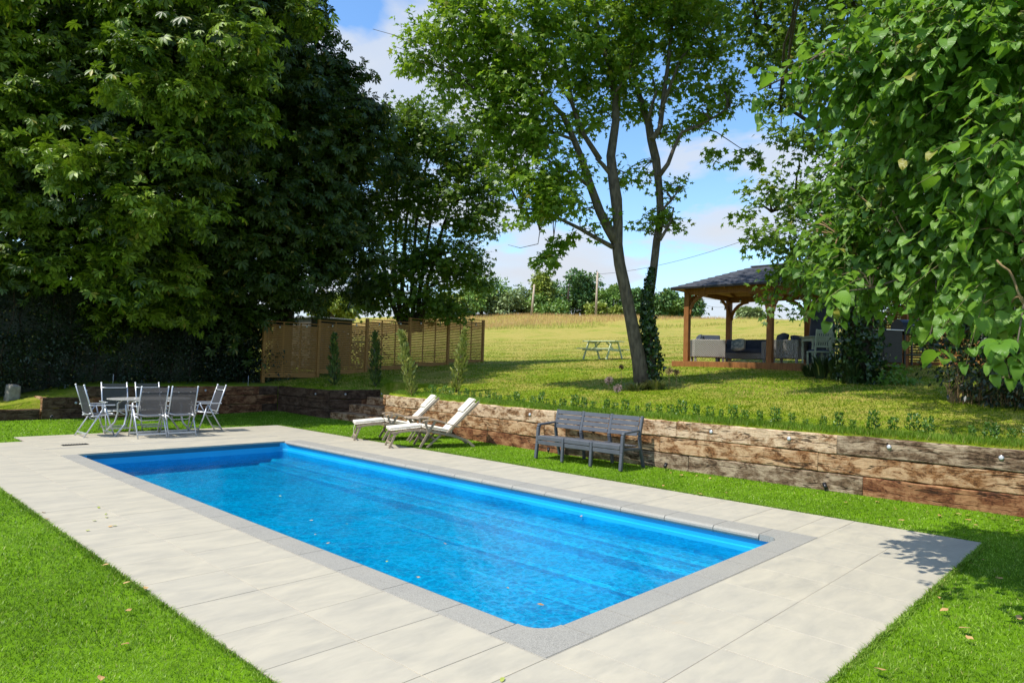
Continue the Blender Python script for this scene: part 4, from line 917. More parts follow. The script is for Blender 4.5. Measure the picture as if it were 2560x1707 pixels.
blobs += [B(a, b, c, d, 260, 7, .12) for a, b, c, d in [(1865, 375, 16.4, .16), (1895, 400, 16.4, .14), (1785, 405, 16.4, .15), (1782, 375, 16.4, .1), (1835, 400, 16.4, .10), (1385, 615, 15.7, .2), (1372, 645, 15.7, .24), (1345, 652, 15.7, .16), (1402, 610, 15.7, .14), (1425, 590, 15.7, .13)]]
crown(cm, blobs, MAPLE, M['maple_leaf'], .145, 6, shell=.25, small=MAPS, flat=.5, droop=.5)
lb = MB(); limbs(lb, nd, [b[0] for b in blobs[:44]], .032, 6, n=5); r_ = np.random.default_rng(3)
limbs(lb, nd, [b[0] + r_.normal(0, .6, 3) * b[1][0] for b in blobs[:38] for _ in range(5)], .014, 7, n=4); tag(lb.build('limbs', M['bark'], cm, ro), kind='stuff')
def ivy(root, path, rads, n, size, seed, y_lim=None, thick=.12):
    r = np.random.default_rng(seed); path = np.array(path); k = r.random(n) * (len(path) - 1); i = k.astype(int); f = (k - i)[:, None]
    c = path[i] * (1 - f) + path[i + 1] * f; rad = np.interp(k, range(len(rads)), rads)
    a = r.random(n) * 2 * PI; d = np.stack([np.cos(a), np.sin(a), r.normal(0, .25, n)], 1); d = norm(d)
    p = c + d * (rad[:, None] * .9 + thick * r.random((n, 1)) ** 2 * 1.2); t = norm(np.array([0, 0, -1.0]) + r.normal(0, .5, (n, 3))); z = norm(d + r.normal(0, .35, (n, 3))); x = norm(np.cross(t, z)); z = np.cross(x, t)
    V, Tn = HEARTS; vv, tt = place(V, Tn, p - np.array(rootoff(root)), np.stack([x, t, z], -1), size * r.uniform(.6, 1.2, n))
    o = link(bpy.data.objects.new('ivy', tri_mesh('ivy', vv, tt, M['ivy_leaf'], True)), root); o['kind'] = 'stuff'; return o
ivy(cm, pts3([(1622, 975, D), (1634, 900, D + .1), (1622, 830, D + .1), (1618, 770, D + .15), (1622, 720, D + .2), (1630, 670, D + .35)]), [.22, .18, .15, .10, .05, .01], 1900, .08, 8, thick=.08)
# --- dark sycamore on the right behind the linden, with the big trunk
ce = empty('sycamore_tree', (0, 0, 0), 0, 'dark sycamore over the pergola roof, its trunk wrapped in ivy', 'tree')
eb = P3(2150, 955, 15.6); ce.location = (eb[0], eb[1], T(eb[0], eb[1])); ro = rootoff(ce)
e1 = pts3([(2152, 970, 15.6), (2150, 850, 15.6), (2152, 700, 15.5), (2165, 560, 15.3), (2172, 420, 15.2), (2175, 300, 15.1), (2195, 180, 15), (2230, 60, 15), (2250, -80, 15)])
tk = MB(); tk.tube(e1, [.3, .26, .24, .22, .2, .19, .17, .13, .1], 12); nd = list(e1[2:])
for q, a, b in [([(2185, 230), (2140, 175), (2080, 150), (1995, 100), (1930, 75), (1890, 60)], .10, .03), ([(2173, 420), (2120, 370), (2060, 330), (2000, 290), (1950, 260)], .09, .02), ([(2165, 560), (2110, 540), (2050, 520), (1990, 510), (1930, 530)], .08, .015), ([(2160, 620), (2100, 640), (2040, 640), (1980, 640)], .05, .015), ([(2010, 225), (1960, 220), (1925, 222)], .025, .006), ([(2195, 180), (2150, 60), (2100, -60)], .1, .05)]:
    pp = [P3(x, y, 15 - 1.2 * i / len(q)) for i, (x, y) in enumerate(q)]; tk.tube(pp, [a + (b - a) * i / (len(pp) - 1) for i in range(len(pp))], 8); nd += pp
tk.build('trunk', M['bark_dark'], ce, ro)
EB = [(1860, 40, 14.2, .65), (1940, 120, 14, .75), (2000, 40, 14, 1.0), (1960, 250, 13.9, .45), (2020, 200, 14, .6), (1955, 330, 13.8, .40), (2000, 380, 13.8, .42), (2050, 330, 14, .5), (2100, 420, 14.3, .5), (2120, 220, 14.6, .9), (1920, 480, 13.8, .42), (1880, 520, 13.7, .25), (1985, 490, 13.8, .48), (2045, 520, 14, .6), (1905, 590, 13.6, .38), (1870, 600, 13.6, .2), (1970, 590, 13.8, .5), (1960, 660, 13.8, .38), (2040, 620, 14, .55), (2000, 700, 13.9, .42), (1935, 730, 13.8, .25), (1922, 775, 13.8, .14), (2010, 770, 13.9, .22), (2040, 720, 14, .35), (2100, 640, 14.3, .65), (2160, 560, 14.5, .8), (2200, 680, 14.6, .6),
      (2200, 420, 14.8, .8), (2260, 250, 14.8, 1.0), (2300, 500, 15, 1.0), (2120, 0, 14.5, 1.2), (2300, 50, 15, 1.4), (2000, -150, 14.3, 1.5), (2250, -200, 15, 1.8), (2400, 300, 15, 1.3), (2400, 600, 15.4, 1.1), (2520, 100, 15.2, 1.5), (2540, 500, 15.4, 1.3), (2300, 700, 15.6, .7), (1900, -280, 11, 1.1), (2100, -320, 11, 1.3), (2020, -200, 11.8, .8), (2300, -350, 11.5, 1.4), (2062, -235, 7.9, .75), (2045, -215, 9.6, .9), (2150, -330, 8.6, .9)]  # the high near masses at the end are unseen, added to shade the lawn
blobs = [B(a, b, c, d, 75, 13, .24, .8) for a, b, c, d in EB]
crown(ce, blobs, MAPLE, M['sycamore_leaf'], .13, 9, shell=.25, small=MAPS, flat=.5, droop=.5)
lb = MB(); limbs(lb, nd, [b[0] for b in blobs], .03, 8, n=5); tag(lb.build('limbs', M['bark_dark'], ce, ro), kind='stuff')
ivy(ce, e1[:6], [.34, .32, .32, .3, .26, .22], 4200, .10, 12, thick=.28)
# --- foreground linden: large heart-shaped leaves close to the camera
cl = empty('linden_tree', (0, 0, 0), 0, 'foreground linden on the right with large bright heart-shaped leaves', 'tree')
lbp = P3(3000, 1400, 5.2); cl.location = (lbp[0], lbp[1], 0); ro = rootoff(cl)
l1 = [np.array([lbp[0], lbp[1], -.1]), np.array([lbp[0], lbp[1], 1.2]), np.array([lbp[0] - .05, lbp[1], 2.6]), np.array([lbp[0], lbp[1] + .1, 4.5]), np.array([lbp[0] + .1, lbp[1], 6.5])]
tk = MB(); tk.tube(l1, [.2, .16, .15, .11, .05], 12); nd = []
for q, a in [([(2900, 60, 5), (2650, 20, 4.6), (2400, 60, 4.3), (2200, 90, 4.3), (2060, 130, 4.4), (1960, 195, 4.5), (1900, 225, 4.5)], .022), ([(2900, 350, 4.9), (2650, 260, 4.5), (2450, 250, 4.4), (2300, 300, 4.7), (2190, 370, 5.2), (2110, 400, 5.4)], .02),
             ([(2900, 600, 4.9), (2700, 480, 4.6), (2500, 450, 4.4), (2330, 500, 4.8), (2200, 560, 5.1), (2100, 600, 5.2)], .02), ([(2900, 700, 4.9), (2650, 640, 4.4), (2450, 640, 4.3), (2300, 680, 4.4), (2180, 720, 4.6), (2090, 730, 4.6)], .018), ([(2340, 700, 4.3), (2340, 780, 4.2), (2322, 850, 4.1)], .005), ([(2800, 600, 4), (2600, 640, 3.5), (2560, 760, 3.3), (2540, 880, 3.2)], .010)]:
    pp = pts3([(x, y, d * 1.12) for x, y, d in q]); pp = [np.array(l1[2] if q[0][1] > 300 else l1[3])] * (1 if len(q) > 4 else 0) + list(pp); tk.tube(pp, [max(.0035, a * (1 - .8 * i / (len(pp) - 1))) for i in range(len(pp))], 6); nd += pp[1:]
tk.build('trunk', M['bark'], cl, ro)
LB = [(1965, 190, 4.5, .09), (2060, 145, 4.3, .15), (2150, 175, 4.3, .26), (2250, 90, 4.1, .32), (2350, 150, 3.9, .33), (2450, 70, 3.7, .33), (2545, 170, 3.5, .30), (2250, 230, 4.4, .28), (2345, 300, 4.2, .3), (2450, 270, 3.9, .32), (2550, 350, 3.4, .28), (2215, 330, 5.2, .28), (2130, 400, 5.5, .24), (2190, 455, 5.4, .3), (2280, 430, 5, .33), (2380, 430, 4.5, .33), (2480, 480, 4, .33), (2110, 560, 5.2, .25), (2190, 600, 5, .32), (2280, 580, 4.8, .33), (2390, 580, 4.4, .33), (2500, 620, 3.8, .33), (2130, 670, 4.8, .20), (2210, 720, 4.6, .24), (2310, 720, 4.4, .25), (2420, 720, 4.1, .28), (2540, 740, 3.5, .2), (2060, 590, 5.2, .16), (2090, 460, 5.4, .14), (2350, 20, 4.4, .35), (2540, 20, 3.6, .35), (2050, 560, 5.2, .1)]
LB = [((a, b, c * 1.14, d * 1.12) if a < 2300 and 265 < b < 700 else (a, b, c * 1.12, d * 1.1)) for a, b, c, d in LB if not (b > 700 and a < 2450)] + [(2110, 640, 6.0, .22), (2230, 650, 5.6, .26), (2340, 670, 5.4, .28), (2440, 690, 4.8, .24)]
blobs = [(P3(a, b, c), (d, d, d), 185 * d * d * 4.5, 4.5, .12) for a, b, c, d in LB]
blobs += [(P3(a, b, c), (d, d, d), 60 * d * d * 4, 4.5, .2) for a, b, c, d in [(2350, 200, 5.3, .6), (2480, 420, 5.1, .65), (2330, 500, 5.6, .45), (2500, 600, 4.9, .4), (2650, 100, 5, .9), (2700, 500, 4.6, .9), (2520, 60, 5.2, .7), (2720, 760, 4.2, .25), (2200, 30, 5.6, .4), (2300, -150, 5.5, .9), (2600, -200, 5, 1.0), (2750, 300, 5, .9)]]
blobs += [(P3(a, b, c), (d, d, d * 1.2), 5, k, .07) for a, b, c, d, k in [(1905, 225, 4.5, .06, 4), (2085, 730, 4.6, .09, 4), (2060, 745, 4.6, .05, 3), (2322, 870, 4.1, .05, 2), (2345, 800, 4.2, .05, 2), (2545, 880, 3.2, .06, 3), (2500, 860, 3.4, .05, 3), (2250, 800, 4.4, .07, 3), (2400, 800, 4.1, .09, 3)]]
def spray_crown(root, blobs, leaf, small, lm, size, seed, parts=300):
    r = np.random.default_rng(seed); tw = MB(); P, Tt, Nn, Sz = [], [], [], []
    for c, rad, n, per, tr in blobs:
        for _ in range(int(n)):
            v = norm(r.normal(0, 1, 3)); p0 = np.array(c) + v * np.array(rad) * (.25 + .75 * r.random() ** .6); d = norm(v * .6 + np.array([-.25, -.1, -.35]) + r.normal(0, .35, 3)); L = r.uniform(.18, .42) * (.6 + tr * 4)
            sd = norm(np.cross(d, (0, 0, 1.0))); up = np.cross(sd, d); k = r.integers(4, 9); bend = r.uniform(.05, .25); sc = r.uniform(.75, 1.15)
            pts = [p0 + d * (L * t) + np.array([0, 0, -bend * L * t * t]) for t in np.linspace(0, 1, 5)]
            if r.random() < .55: tw.tube(pts, [.0030, .0026, .0022, .0018, .0014], 3, cap=False)
            for a in range(k):
                t = (a + .6) / k; q = p0 + d * (L * t) + np.array([0, 0, -bend * L * t * t]); s_ = -1 if a % 2 else 1; last = a == k - 1
                tip = norm(d * (.5 if not last else 1.2) + sd * s_ * (.75 if not last else 0) + np.array([0, 0, -.55]) + r.normal(0, .22, 3)); nr = norm(up * .7 + np.array([0, 0, .55]) + sd * s_ * .25 + r.normal(0, .30, 3))
                P.append(q + tip * .02); Tt.append(tip); Nn.append(nr); Sz.append(size * sc * r.uniform(.6, 1.15) * (1 - .25 * t))
    P = np.array(P); Tt = np.array(Tt); Nn = np.array(Nn); sz = np.array(Sz); X = norm(np.cross(Tt, Nn)); Z = np.cross(X, Tt); Fm = np.stack([X, Tt, Z], -1); ro = np.array(rootoff(root))
    q = P - CAM; dep = q @ FW; u = 1280 + F_PX * (q @ RT) / dep; v = 853.5 + F_PX * (q @ DN) / dep; inn = (dep > .3) & (u > 10) & (u < 2550) & (v > 10) & (v < 1700)
    sel = np.zeros(len(P), bool); sel[np.argsort(-np.where(inn, sz / dep, 0))[:parts]] = True
    def uvs(me, V, Tn, n):
        uvl = me.uv_layers.new(name='UVMap'); uvl.data.foreach_set('uv', np.tile(V[Tn.reshape(-1)][:, :2], (n, 1)).astype(np.float32).ravel())
    V, Tn = leaf; me = tri_mesh('leaf', V, Tn, lm, True); uvs(me, V, Tn, 1)
    for i in np.where(sel)[0]:
        o = bpy.data.objects.new('leaf', me); S.collection.objects.link(o); o.parent = root; o.matrix_local = Matrix([[*(Fm[i][a] * sz[i]), P[i][a] - ro[a]] for a in range(3)] + [[0, 0, 0, 1]])
    V, Tn = small; vv, tt = place(V, Tn, P[~sel] - ro, Fm[~sel], sz[~sel]); me = tri_mesh('foliage', vv, tt, lm, True); uvs(me, V, Tn, int((~sel).sum())); o = link(bpy.data.objects.new('foliage', me), root); o['kind'] = 'stuff'
    o = tw.build('leaf_twigs', M['twig'], root, rootoff(root)); o['kind'] = 'stuff'; return len(P)
M['twig'] = simple('green_twig', (0.16, 0.17, 0.05), (0.10, 0.08, 0.03), 9, 0.7, 0, 'World')
sprays = [(b[0], (b[1][0] * .85,) * 3, max(2, b[2] * .55), 0, b[4]) for b in blobs if b[2] > 5.5] + [(b[0], b[1], 1.2, 0, .03) for b in blobs if b[2] <= 5.5]
NL = spray_crown(cl, sprays, HEART, HEARTS, M['linden_leaf'], .104, 13)
lb = MB(); limbs(lb, nd, [b[0] for b in blobs[:32]], .008, 9, n=4, maxd=.9); r_ = np.random.default_rng(8)
limbs(lb, nd, [b[0] + r_.normal(0, .55, 3) * b[1][0] for b in blobs[:32] for _ in range(3)], .004, 10, n=4, maxd=.6); tag(lb.build('twigs', M['straw'], cl, ro), kind='stuff')
# --- dark hedge behind the back wall and the bush on the right
def leafy(name, label, cat, blobs, leaf, lm, size, seed, base, shell=.3, group=None, **k):
    r = empty(name, base, 0, label, cat, group); crown(r, blobs, leaf, lm, size, seed, shell=shell, **k); return r
rr = np.random.default_rng(44); hb = []
for i in range(15):
    x = -3.2 + i * .82
    for z in (.95, 1.6, 2.3, 3.0, 3.7):
        if x > 6.2 and z > 2.6 - (x - 6.2) * .5: continue
        hb.append(((x + rr.normal(0, .15), 18.3 + rr.normal(0, .15) + z * .12, z + rr.normal(0, .1)), (.62, .5, .5), 46, 13, .22))
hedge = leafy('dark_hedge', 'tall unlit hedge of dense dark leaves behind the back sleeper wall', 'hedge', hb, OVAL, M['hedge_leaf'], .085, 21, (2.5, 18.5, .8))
hc = MB(); 
for i in range(24):
    x = -3.8 + i * .5; r_ = random.Random(i); pts = [(x, 18.75 + r_.uniform(-.2, .2), .7)]
    for k in range(4): pts.append((pts[-1][0] + r_.uniform(-.25, .25), pts[-1][1] + r_.uniform(-.15, .15), pts[-1][2] + .9))
    if x < 7.3: hc.tube(pts, [.03, .025, .02, .015, .01], 5)
hc.build('stems', M['bark_dark'], hedge, rootoff(hedge))
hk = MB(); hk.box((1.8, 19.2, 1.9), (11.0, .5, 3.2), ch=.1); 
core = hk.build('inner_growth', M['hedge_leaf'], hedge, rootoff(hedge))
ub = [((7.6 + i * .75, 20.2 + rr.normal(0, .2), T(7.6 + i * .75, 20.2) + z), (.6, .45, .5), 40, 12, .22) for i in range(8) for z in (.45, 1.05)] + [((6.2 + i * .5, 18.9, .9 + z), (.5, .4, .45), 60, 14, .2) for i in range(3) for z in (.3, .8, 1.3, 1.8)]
leafy('added_dark_bush', 'dark undergrowth added for shade behind the left part of the slatted fence', 'bush', ub, OVAL, M['hedge_leaf'], .10, 25, (10.0, 20.2, 1.2))  # leaves added to darken the fence gaps where shade lies
ub = [(P3(a, b, 25), (d, d, d), 40, 16, .35) for a, b, d in [(2230, 800, 1.1), (2330, 770, 1.4), (2430, 800, 1.2), (2530, 770, 1.4), (2620, 800, 1.4), (2380, 690, 1.3), (2500, 680, 1.3), (2270, 720, 1.0)]]
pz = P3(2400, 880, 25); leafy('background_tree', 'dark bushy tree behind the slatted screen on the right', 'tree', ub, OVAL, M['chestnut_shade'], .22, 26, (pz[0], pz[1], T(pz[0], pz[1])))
rbse = P3(2480, 985, 11.6)
rb = [((P3(a, b, c)), (d, d, d), 60 * d * d * 3, 13, .2) for a, b, c, d in [(2370, 880, 12.2, .45), (2440, 860, 12, .55), (2520, 840, 11.6, .6), (2420, 930, 11.8, .4), (2500, 940, 11.3, .5), (2580, 930, 11, .6), (2600, 820, 11.3, .7), (2480, 780, 12.4, .6), (2550, 1000, 10.9, .35), (2400, 790, 12.8, .5), (2560, 720, 12, .7)]]
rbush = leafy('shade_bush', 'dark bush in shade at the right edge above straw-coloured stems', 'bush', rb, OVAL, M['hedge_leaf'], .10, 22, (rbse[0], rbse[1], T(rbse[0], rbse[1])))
sm = MB(); r_ = random.Random(7)
for i in range(260):
    px = r_.uniform(2370, 2600); dep = 12.0 - (px - 2370) / 230 * 1.1 + r_.uniform(-.25, .35); p = P3(px, 950, dep); z = T(p[0], p[1]); a = r_.uniform(0, 6.28); l_ = r_.uniform(.25, .75)
    sm.tube([(p[0], p[1], z - .02), (p[0] + math.cos(a) * .04, p[1] + math.sin(a) * .04, z + l_ * .5), (p[0] + math.cos(a) * .13, p[1] + math.sin(a) * .13, z + l_)], [.005, .004, .002], 3, cap=False)
o = sm.build('dry_stems', M['straw'], rbush, rootoff(rbush)); o['kind'] = 'stuff'

# --- far trees along the crest
def far_tree(px, top, wpx, lm, label, dep=100, kind=0, seed=0, bot=797):
    pb = P3(px, 0, dep); z0 = T(pb[0], pb[1]) ; mpp = dep / F_PX; hh = (bot - top + 9) * mpp; wr = wpx * .58 * mpp
    zc = P3(px, bot, dep)[2]; r = empty('far_tree', (pb[0], pb[1], z0), 0, label, 'tree', 'trees along the crest of the field'); r_ = np.random.default_rng(seed); bl = []
    for k in range(12 if kind != 1 else 14):
        a = r_.uniform(0, 2 * PI); f = r_.uniform(.15, .95)
        if kind == 1: rad = wr * (1.05 - f) * .8; s_ = .28
        elif kind == 2: rad = wr * .75; s_ = .36; f = r_.uniform(.2, .7)
        else: rad = wr * .72 * math.sqrt(max(0, 1 - (f - .45) ** 2 * 3)); s_ = .36
        c = (pb[0] + math.cos(a) * rad * .9, pb[1] + math.sin(a) * rad * .9, zc + hh * f * (.95 if kind != 2 else .9)); R_ = min(wr, hh) * s_ * r_.uniform(.8, 1.2)
        if c[2] + R_ > zc + hh: c = (c[0], c[1], zc + hh - R_ * .9)
        bl.append((c, (R_, R_, R_ * (.8 if kind != 1 else 1.3)), 42, 9, R_ * .35))
    crown(r, bl, OVAL, lm, .52, seed, shell=.45, droop=.2, up=.9)
    mb = MB(); mb.tube([(pb[0], pb[1], z0 - .5), (pb[0], pb[1], zc + hh * .4), (pb[0] + .2, pb[1], zc + hh * .75)], [.3, .22, .06], 7); mb.build('trunk', M['bark_dark'], r, rootoff(r))
for i, a in enumerate([(1165, 742, 90, 'far_leaf_yellow', 'pale yellow-green bush on the crest beside the dark sycamore'), (1228, 706, 130, 'far_leaf', 'rounded bright green tree on the crest right of the slatted fence'), (1302, 728, 105, 'far_leaf_grey', 'greyish willow-like shrub left of the first pole'), (1368, 701, 105, 'far_leaf_yellow', 'yellow-green conical tree behind the first pole', 100, 1), (1395, 748, 90, 'far_leaf', 'low green bush between the two poles', 98),
    (1440, 690, 110, 'far_leaf_deep', 'tallest far tree, dark green, left of the second pole', 104), (1478, 694, 90, 'far_leaf_deep', 'dark green round tree behind the second pole', 106), (1540, 728, 75, 'far_leaf', 'small green tree left of the lawn maple stem', 104), (1535, 768, 90, 'far_leaf_yellow', 'low yellow-green scrub at the foot of the far trees', 98, 2), (1605, 737, 70, 'far_leaf_deep', 'dark far tree seen between the maple stems'),
    (1682, 741, 75, 'far_leaf_deep', 'round far tree right of the maple stems'), (1738, 756, 70, 'far_leaf_deep', 'low far tree behind the pergola corner post'), (1700, 765, 60, 'far_leaf', 'small green bush between the two right-hand far trees'), (1895, 782, 70, 'far_leaf_grey', 'scrubby grey bush seen through the pergola', 90, 2), (2090, 735, 60, 'far_leaf', 'bright green tree beside the navy cover', 60), (860, 750, 110, 'far_leaf_yellow', 'sunny yellow-green bush glimpsed above the fence', 60, 0), (1110, 790, 60, 'far_leaf', 'low bush on the crest at the end of the fence', 100, 2), (1620, 778, 90, 'far_leaf_grey', 'low hedge on the crest behind the maple', 104, 2)]):
    far_tree(a[0], a[1], a[2], M[a[3]], a[4], a[5] if len(a) > 5 else 102, a[6] if len(a) > 6 else 0, 50 + i)
# poles and overhead wire
pA = P3(1328, 799, 92); pB = P3(1489, 800, 92); tA = P3(1336, 711, 92); tB = P3(1494, 680, 92)
for p, t, l_ in ((pA, tA, 'shorter bare wooden pole on the crest'), (pB, tB, 'taller wooden pole on the crest carrying the overhead wire')):
    r = empty('utility_pole', (p[0], p[1], T(p[0], p[1])), 0, l_, 'pole', 'poles on the crest'); mb = MB(); mb.tube([(p[0], p[1], T(p[0], p[1]) - .4), tuple(t)], [.17, .12], 8); mb.build('shaft', M['pole'], r, rootoff(r))
    if t is tB: MB().box(tuple(t - np.array([0, 0, .25])), (.12, .5, .1), R=rotz(.8)).build('bracket', M['black'], r, rootoff(r))
def wire(pts, label):
    r = MB().tube(pts, .022, 5); o = r.build('overhead_wire', M['black']); tag(o, label, 'wire')
wp = []
for k in range(25):
    t = k / 24; a = tB - np.array([0, 0, .3]); b = P3(2150, 480, 60); q = a + (b - a) * t; q[2] -= 2.6 * 4 * t * (1 - t) * .55; wp.append(q)
wire(wp, 'sagging wire running right from the taller pole'); wire([tB - np.array([0, 0, .3]), P3(1400, 738, 120)], 'short wire leaving the taller pole to the left')

# ================================================================== PLANTS ON THE LAWN
M['conifer_dark'] = leafmat('conifer_spray_shaded', (0.03, 0.06, 0.012), (0.06, 0.10, 0.02), (0.11, 0.16, 0.03), trans=0.1, tcol=(0.1, 0.16, 0.03))  # conifer copy with the shade before the fence put into its colour
def column_conifer(px, py, ptop_x, ptop_y, dep, wid, label, seed, n=420):
    b = P3(px, py, dep); z = T(b[0], b[1]); r = empty('columnar_conifer', (b[0], b[1], z), 0, label, 'conifer', 'young columnar conifers on the upper lawn'); t = P3(ptop_x, ptop_y, dep); b[2] = z
    q = np.random.default_rng(seed); s_ = q.random(n) ** .9; c = b + (t - b) * s_[:, None]; prof = wid * np.clip(np.sin(np.clip(s_ * 1.05 + .08, 0, 1) * PI) ** .6, .12, 1) * (1 - .45 * s_)
    a = q.random(n) * 2 * PI; d = np.stack([np.cos(a), np.sin(a), np.zeros(n)], 1); P_ = c + d * (prof * q.uniform(.3, 1.05, n) * (1 + .25 * np.sin(s_ * 19 + a)))[:, None]
    ax = norm(d * .55 + np.array([0, 0, 1.0]) + q.normal(0, .22, (n, 3))); zz_ = norm(d + q.normal(0, .4, (n, 3))); x = norm(np.cross(ax, zz_)); zz_ = np.cross(x, ax)
    V = np.array([(0, 0, 0), (.16, .4, .02), (.08, .55, 0), (.2, .75, 0), (0, 1.0, -.03), (-.18, .7, 0), (-.07, .5, 0), (-.17, .35, .02)]); Tn = np.array([(0, 1, 7), (1, 2, 6), (1, 6, 7), (2, 3, 4), (2, 4, 6), (4, 5, 6)])
    vv, tt = place(V, Tn, P_ - np.array(rootoff(r)), np.stack([x, ax, zz_], -1), .15 * q.uniform(.6, 1.2, n)); o = link(bpy.data.objects.new('foliage', tri_mesh('foliage', vv, tt, M['conifer_dark' if seed < 63 else 'conifer'])), r); o['kind'] = 'stuff'
    MB().tube([tuple(b - np.array([0, 0, .05])), tuple(b + (t - b) * .4), tuple(b + (t - b) * .9)], [.022, .015, .004], 6).build('stem', M['bark'], r, rootoff(r))
column_conifer(836, 972, 834, 841, 19.8, .19, 'leftmost small conifer, in shade before the fence', 61, 520); column_conifer(939, 972, 937, 836, 20.6, .17, 'second small conifer from the left, in shade before the fence', 62, 520)
column_conifer(1031, 986, 1003, 836, 16.4, .15, 'sunlit leaning conifer beside the top of the steps', 63, 520); column_conifer(1139, 980, 1162, 829, 16.5, .15, 'sunlit leaning conifer right of the steps, behind the white cushions', 64, 560)
# row of box seedlings along the wall top
prot = []
for k in range(5):
    q = np.random.default_rng(70 + k); n = 130; h = .17 + .03 * q.random(); s_ = q.random(n); a = q.random(n) * 2 * PI; w_ = .055 + .015 * q.random(); P_ = np.stack([np.cos(a) * w_ * q.random(n) ** .5 * (1.1 - .3 * s_), np.sin(a) * w_ * q.random(n) ** .5 * (1.1 - .3 * s_), .02 + s_ * h], 1)
    ow = norm(np.stack([np.cos(a), np.sin(a), .8 * np.ones(n)], 1)); vv, tt = place(*OVAL, P_, frames(ow, q, droop=-.6), .042 * q.uniform(.7, 1.2, n)); prot.append(tri_mesh('box_seedling', vv, tt, M['box_leaf']))
q = random.Random(9); y = 10.4; i = 0
while y > -2.0:
    x = wall_x(y) + .47 + q.uniform(-.04, .04); o = bpy.data.objects.new('box_seedling', prot[i % 5]); S.collection.objects.link(o); o.location = (x, y, T(x, y) - .005); o.rotation_euler = (q.uniform(-.1, .1), q.uniform(-.1, .1), q.uniform(0, 6.2)); s_ = q.uniform(.6, 1.25); o.scale = (s_ * q.uniform(.85, 1.2), s_, s_ * q.uniform(.85, 1.1))
    tag(o, 'small box seedling in the evenly spaced row along the top of the sleeper wall', 'box plant', 'row of box seedlings behind the wall'); y -= q.uniform(.18, .27) ; i += 1
def herb(px, py, dep, n, hgt, wid, m, label, name='grassy_plant', seed=0, cat='plant', group=None, bw_=.012, root=None):
    b = P3(px, py, dep); z = T(b[0], b[1]); r = empty(name, (b[0], b[1], z), 0, label, cat, group); q = np.random.default_rng(seed); V = []; Tn = []
    for k in range(n):
        a = q.random() * 2 * PI; rr_ = wid * q.random() ** .6; x0, y0 = math.cos(a) * rr_ * .4, math.sin(a) * rr_ * .4; h = hgt * q.uniform(.5, 1.1); lx, ly = math.cos(a) * wid * q.uniform(.3, 1.1), math.sin(a) * wid * q.uniform(.3, 1.1); sx, sy = -math.sin(a) * bw_, math.cos(a) * bw_; b_ = len(V)
        V += [(x0 - sx, y0 - sy, 0), (x0 + sx, y0 + sy, 0), (x0 + lx * .4 + sx, y0 + ly * .4 + sy, h * .75), (x0 + lx * .4 - sx, y0 + ly * .4 - sy, h * .75), (x0 + lx, y0 + ly, h * q.uniform(.75, 1.05))]; Tn += [(b_, b_ + 1, b_ + 2), (b_, b_ + 2, b_ + 3), (b_ + 3, b_ + 2, b_ + 4)]
    o = link(bpy.data.objects.new('blades', tri_mesh('blades', np.array(V), np.array(Tn), m)), r); o['kind'] = 'stuff'; return r
M['dark_blade'] = blade('dark_blade', (0.02, 0.05, 0.015), (0.04, 0.08, 0.02), (0.09, 0.12, 0.04), tr=.2)
M['herb_blade'] = blade('herb_blade', (0.10, 0.16, 0.04), (0.18, 0.22, 0.06), (0.34, 0.30, 0.12), tr=.2)
for i, (px, py, dep, hh, ww, l_) in enumerate([(2052, 958, 16.6, .62, .32, 'leftmost dark grassy clump before the pergola deck'), (2090, 962, 16.2, .75, .3, 'tall dark grassy clump left of the ivy trunk'), (2130, 968, 15.4, .55, .35, 'dark grassy clump at the foot of the ivy trunk'), (2178, 965, 15.4, .35, .35, 'low leafy clump right of the ivy trunk'), (2025, 950, 17.2, .35, .3, 'short dark clump at the deck edge')]):
    herb(px, py, dep, 230, hh, ww, M['dark_blade'], l_, seed=80 + i, group='plants round the ivy-covered trunk')
herb(1590, 975, 15.7, 200, .20, .42, M['herb_blade'], 'straggly dry growth left of the maple base', seed=90, bw_=.008); herb(1640, 975, 15.7, 220, .26, .38, M['herb_blade'], 'leafy straggly growth right of the maple base', seed=91, bw_=.008)
lp = leafy('leafy_plant', 'bright leafy plant in a patch of sun right of the ivy trunk', 'plant', [(P3(2235, 925, 15.2), (.22, .22, .12), 16, 7, .14), (P3(2215, 950, 15), (.2, .2, .12), 14, 7, .12), (P3(2262, 948, 15), (.2, .2, .1), 14, 7, .12)], OVAL, M['linden_leaf'], .13, 93, (*P3(2235, 960, 15)[:2], T(*P3(2235, 960, 15)[:2])))
def allium(px, py, dep, h, R_, label, m='allium'):
    b = P3(px, py, dep); b[2] = T(b[0], b[1]); r = empty('allium', tuple(b), 0, label, 'flower', 'seed heads round the maple'); MB().tube([(0, 0, 0), (.01, 0, h * .5), (0, .01, h)], [.006, .005, .004], 5).build('stem', M['straw'], r)
    q = np.random.default_rng(int(px)); n = 90; d = norm(q.normal(0, 1, (n, 3))); mb = MB()
    for k in range(n): mb.tube([(0, 0, h), tuple(np.array([0, 0, h]) + d[k] * R_)], [.0025, .006], 3, cap=False)
    mb.build('flower_head', M[m], r)
allium(1522, 972, 15.3, .28, .10, 'upper pinkish allium seed head left of the maple'); allium(1544, 985, 15.0, .13, .10, 'lower pinkish allium seed head left of the maple'); allium(1552, 985, 15.6, .55, .06, 'tall brown seed head left of the maple trunk', 'straw'); allium(1672, 975, 15.6, .42, .10, 'flat dry seed head right of the maple trunk', 'straw'); allium(1690, 975, 15.8, .36, .08, 'smaller dry seed head right of the maple', 'straw')

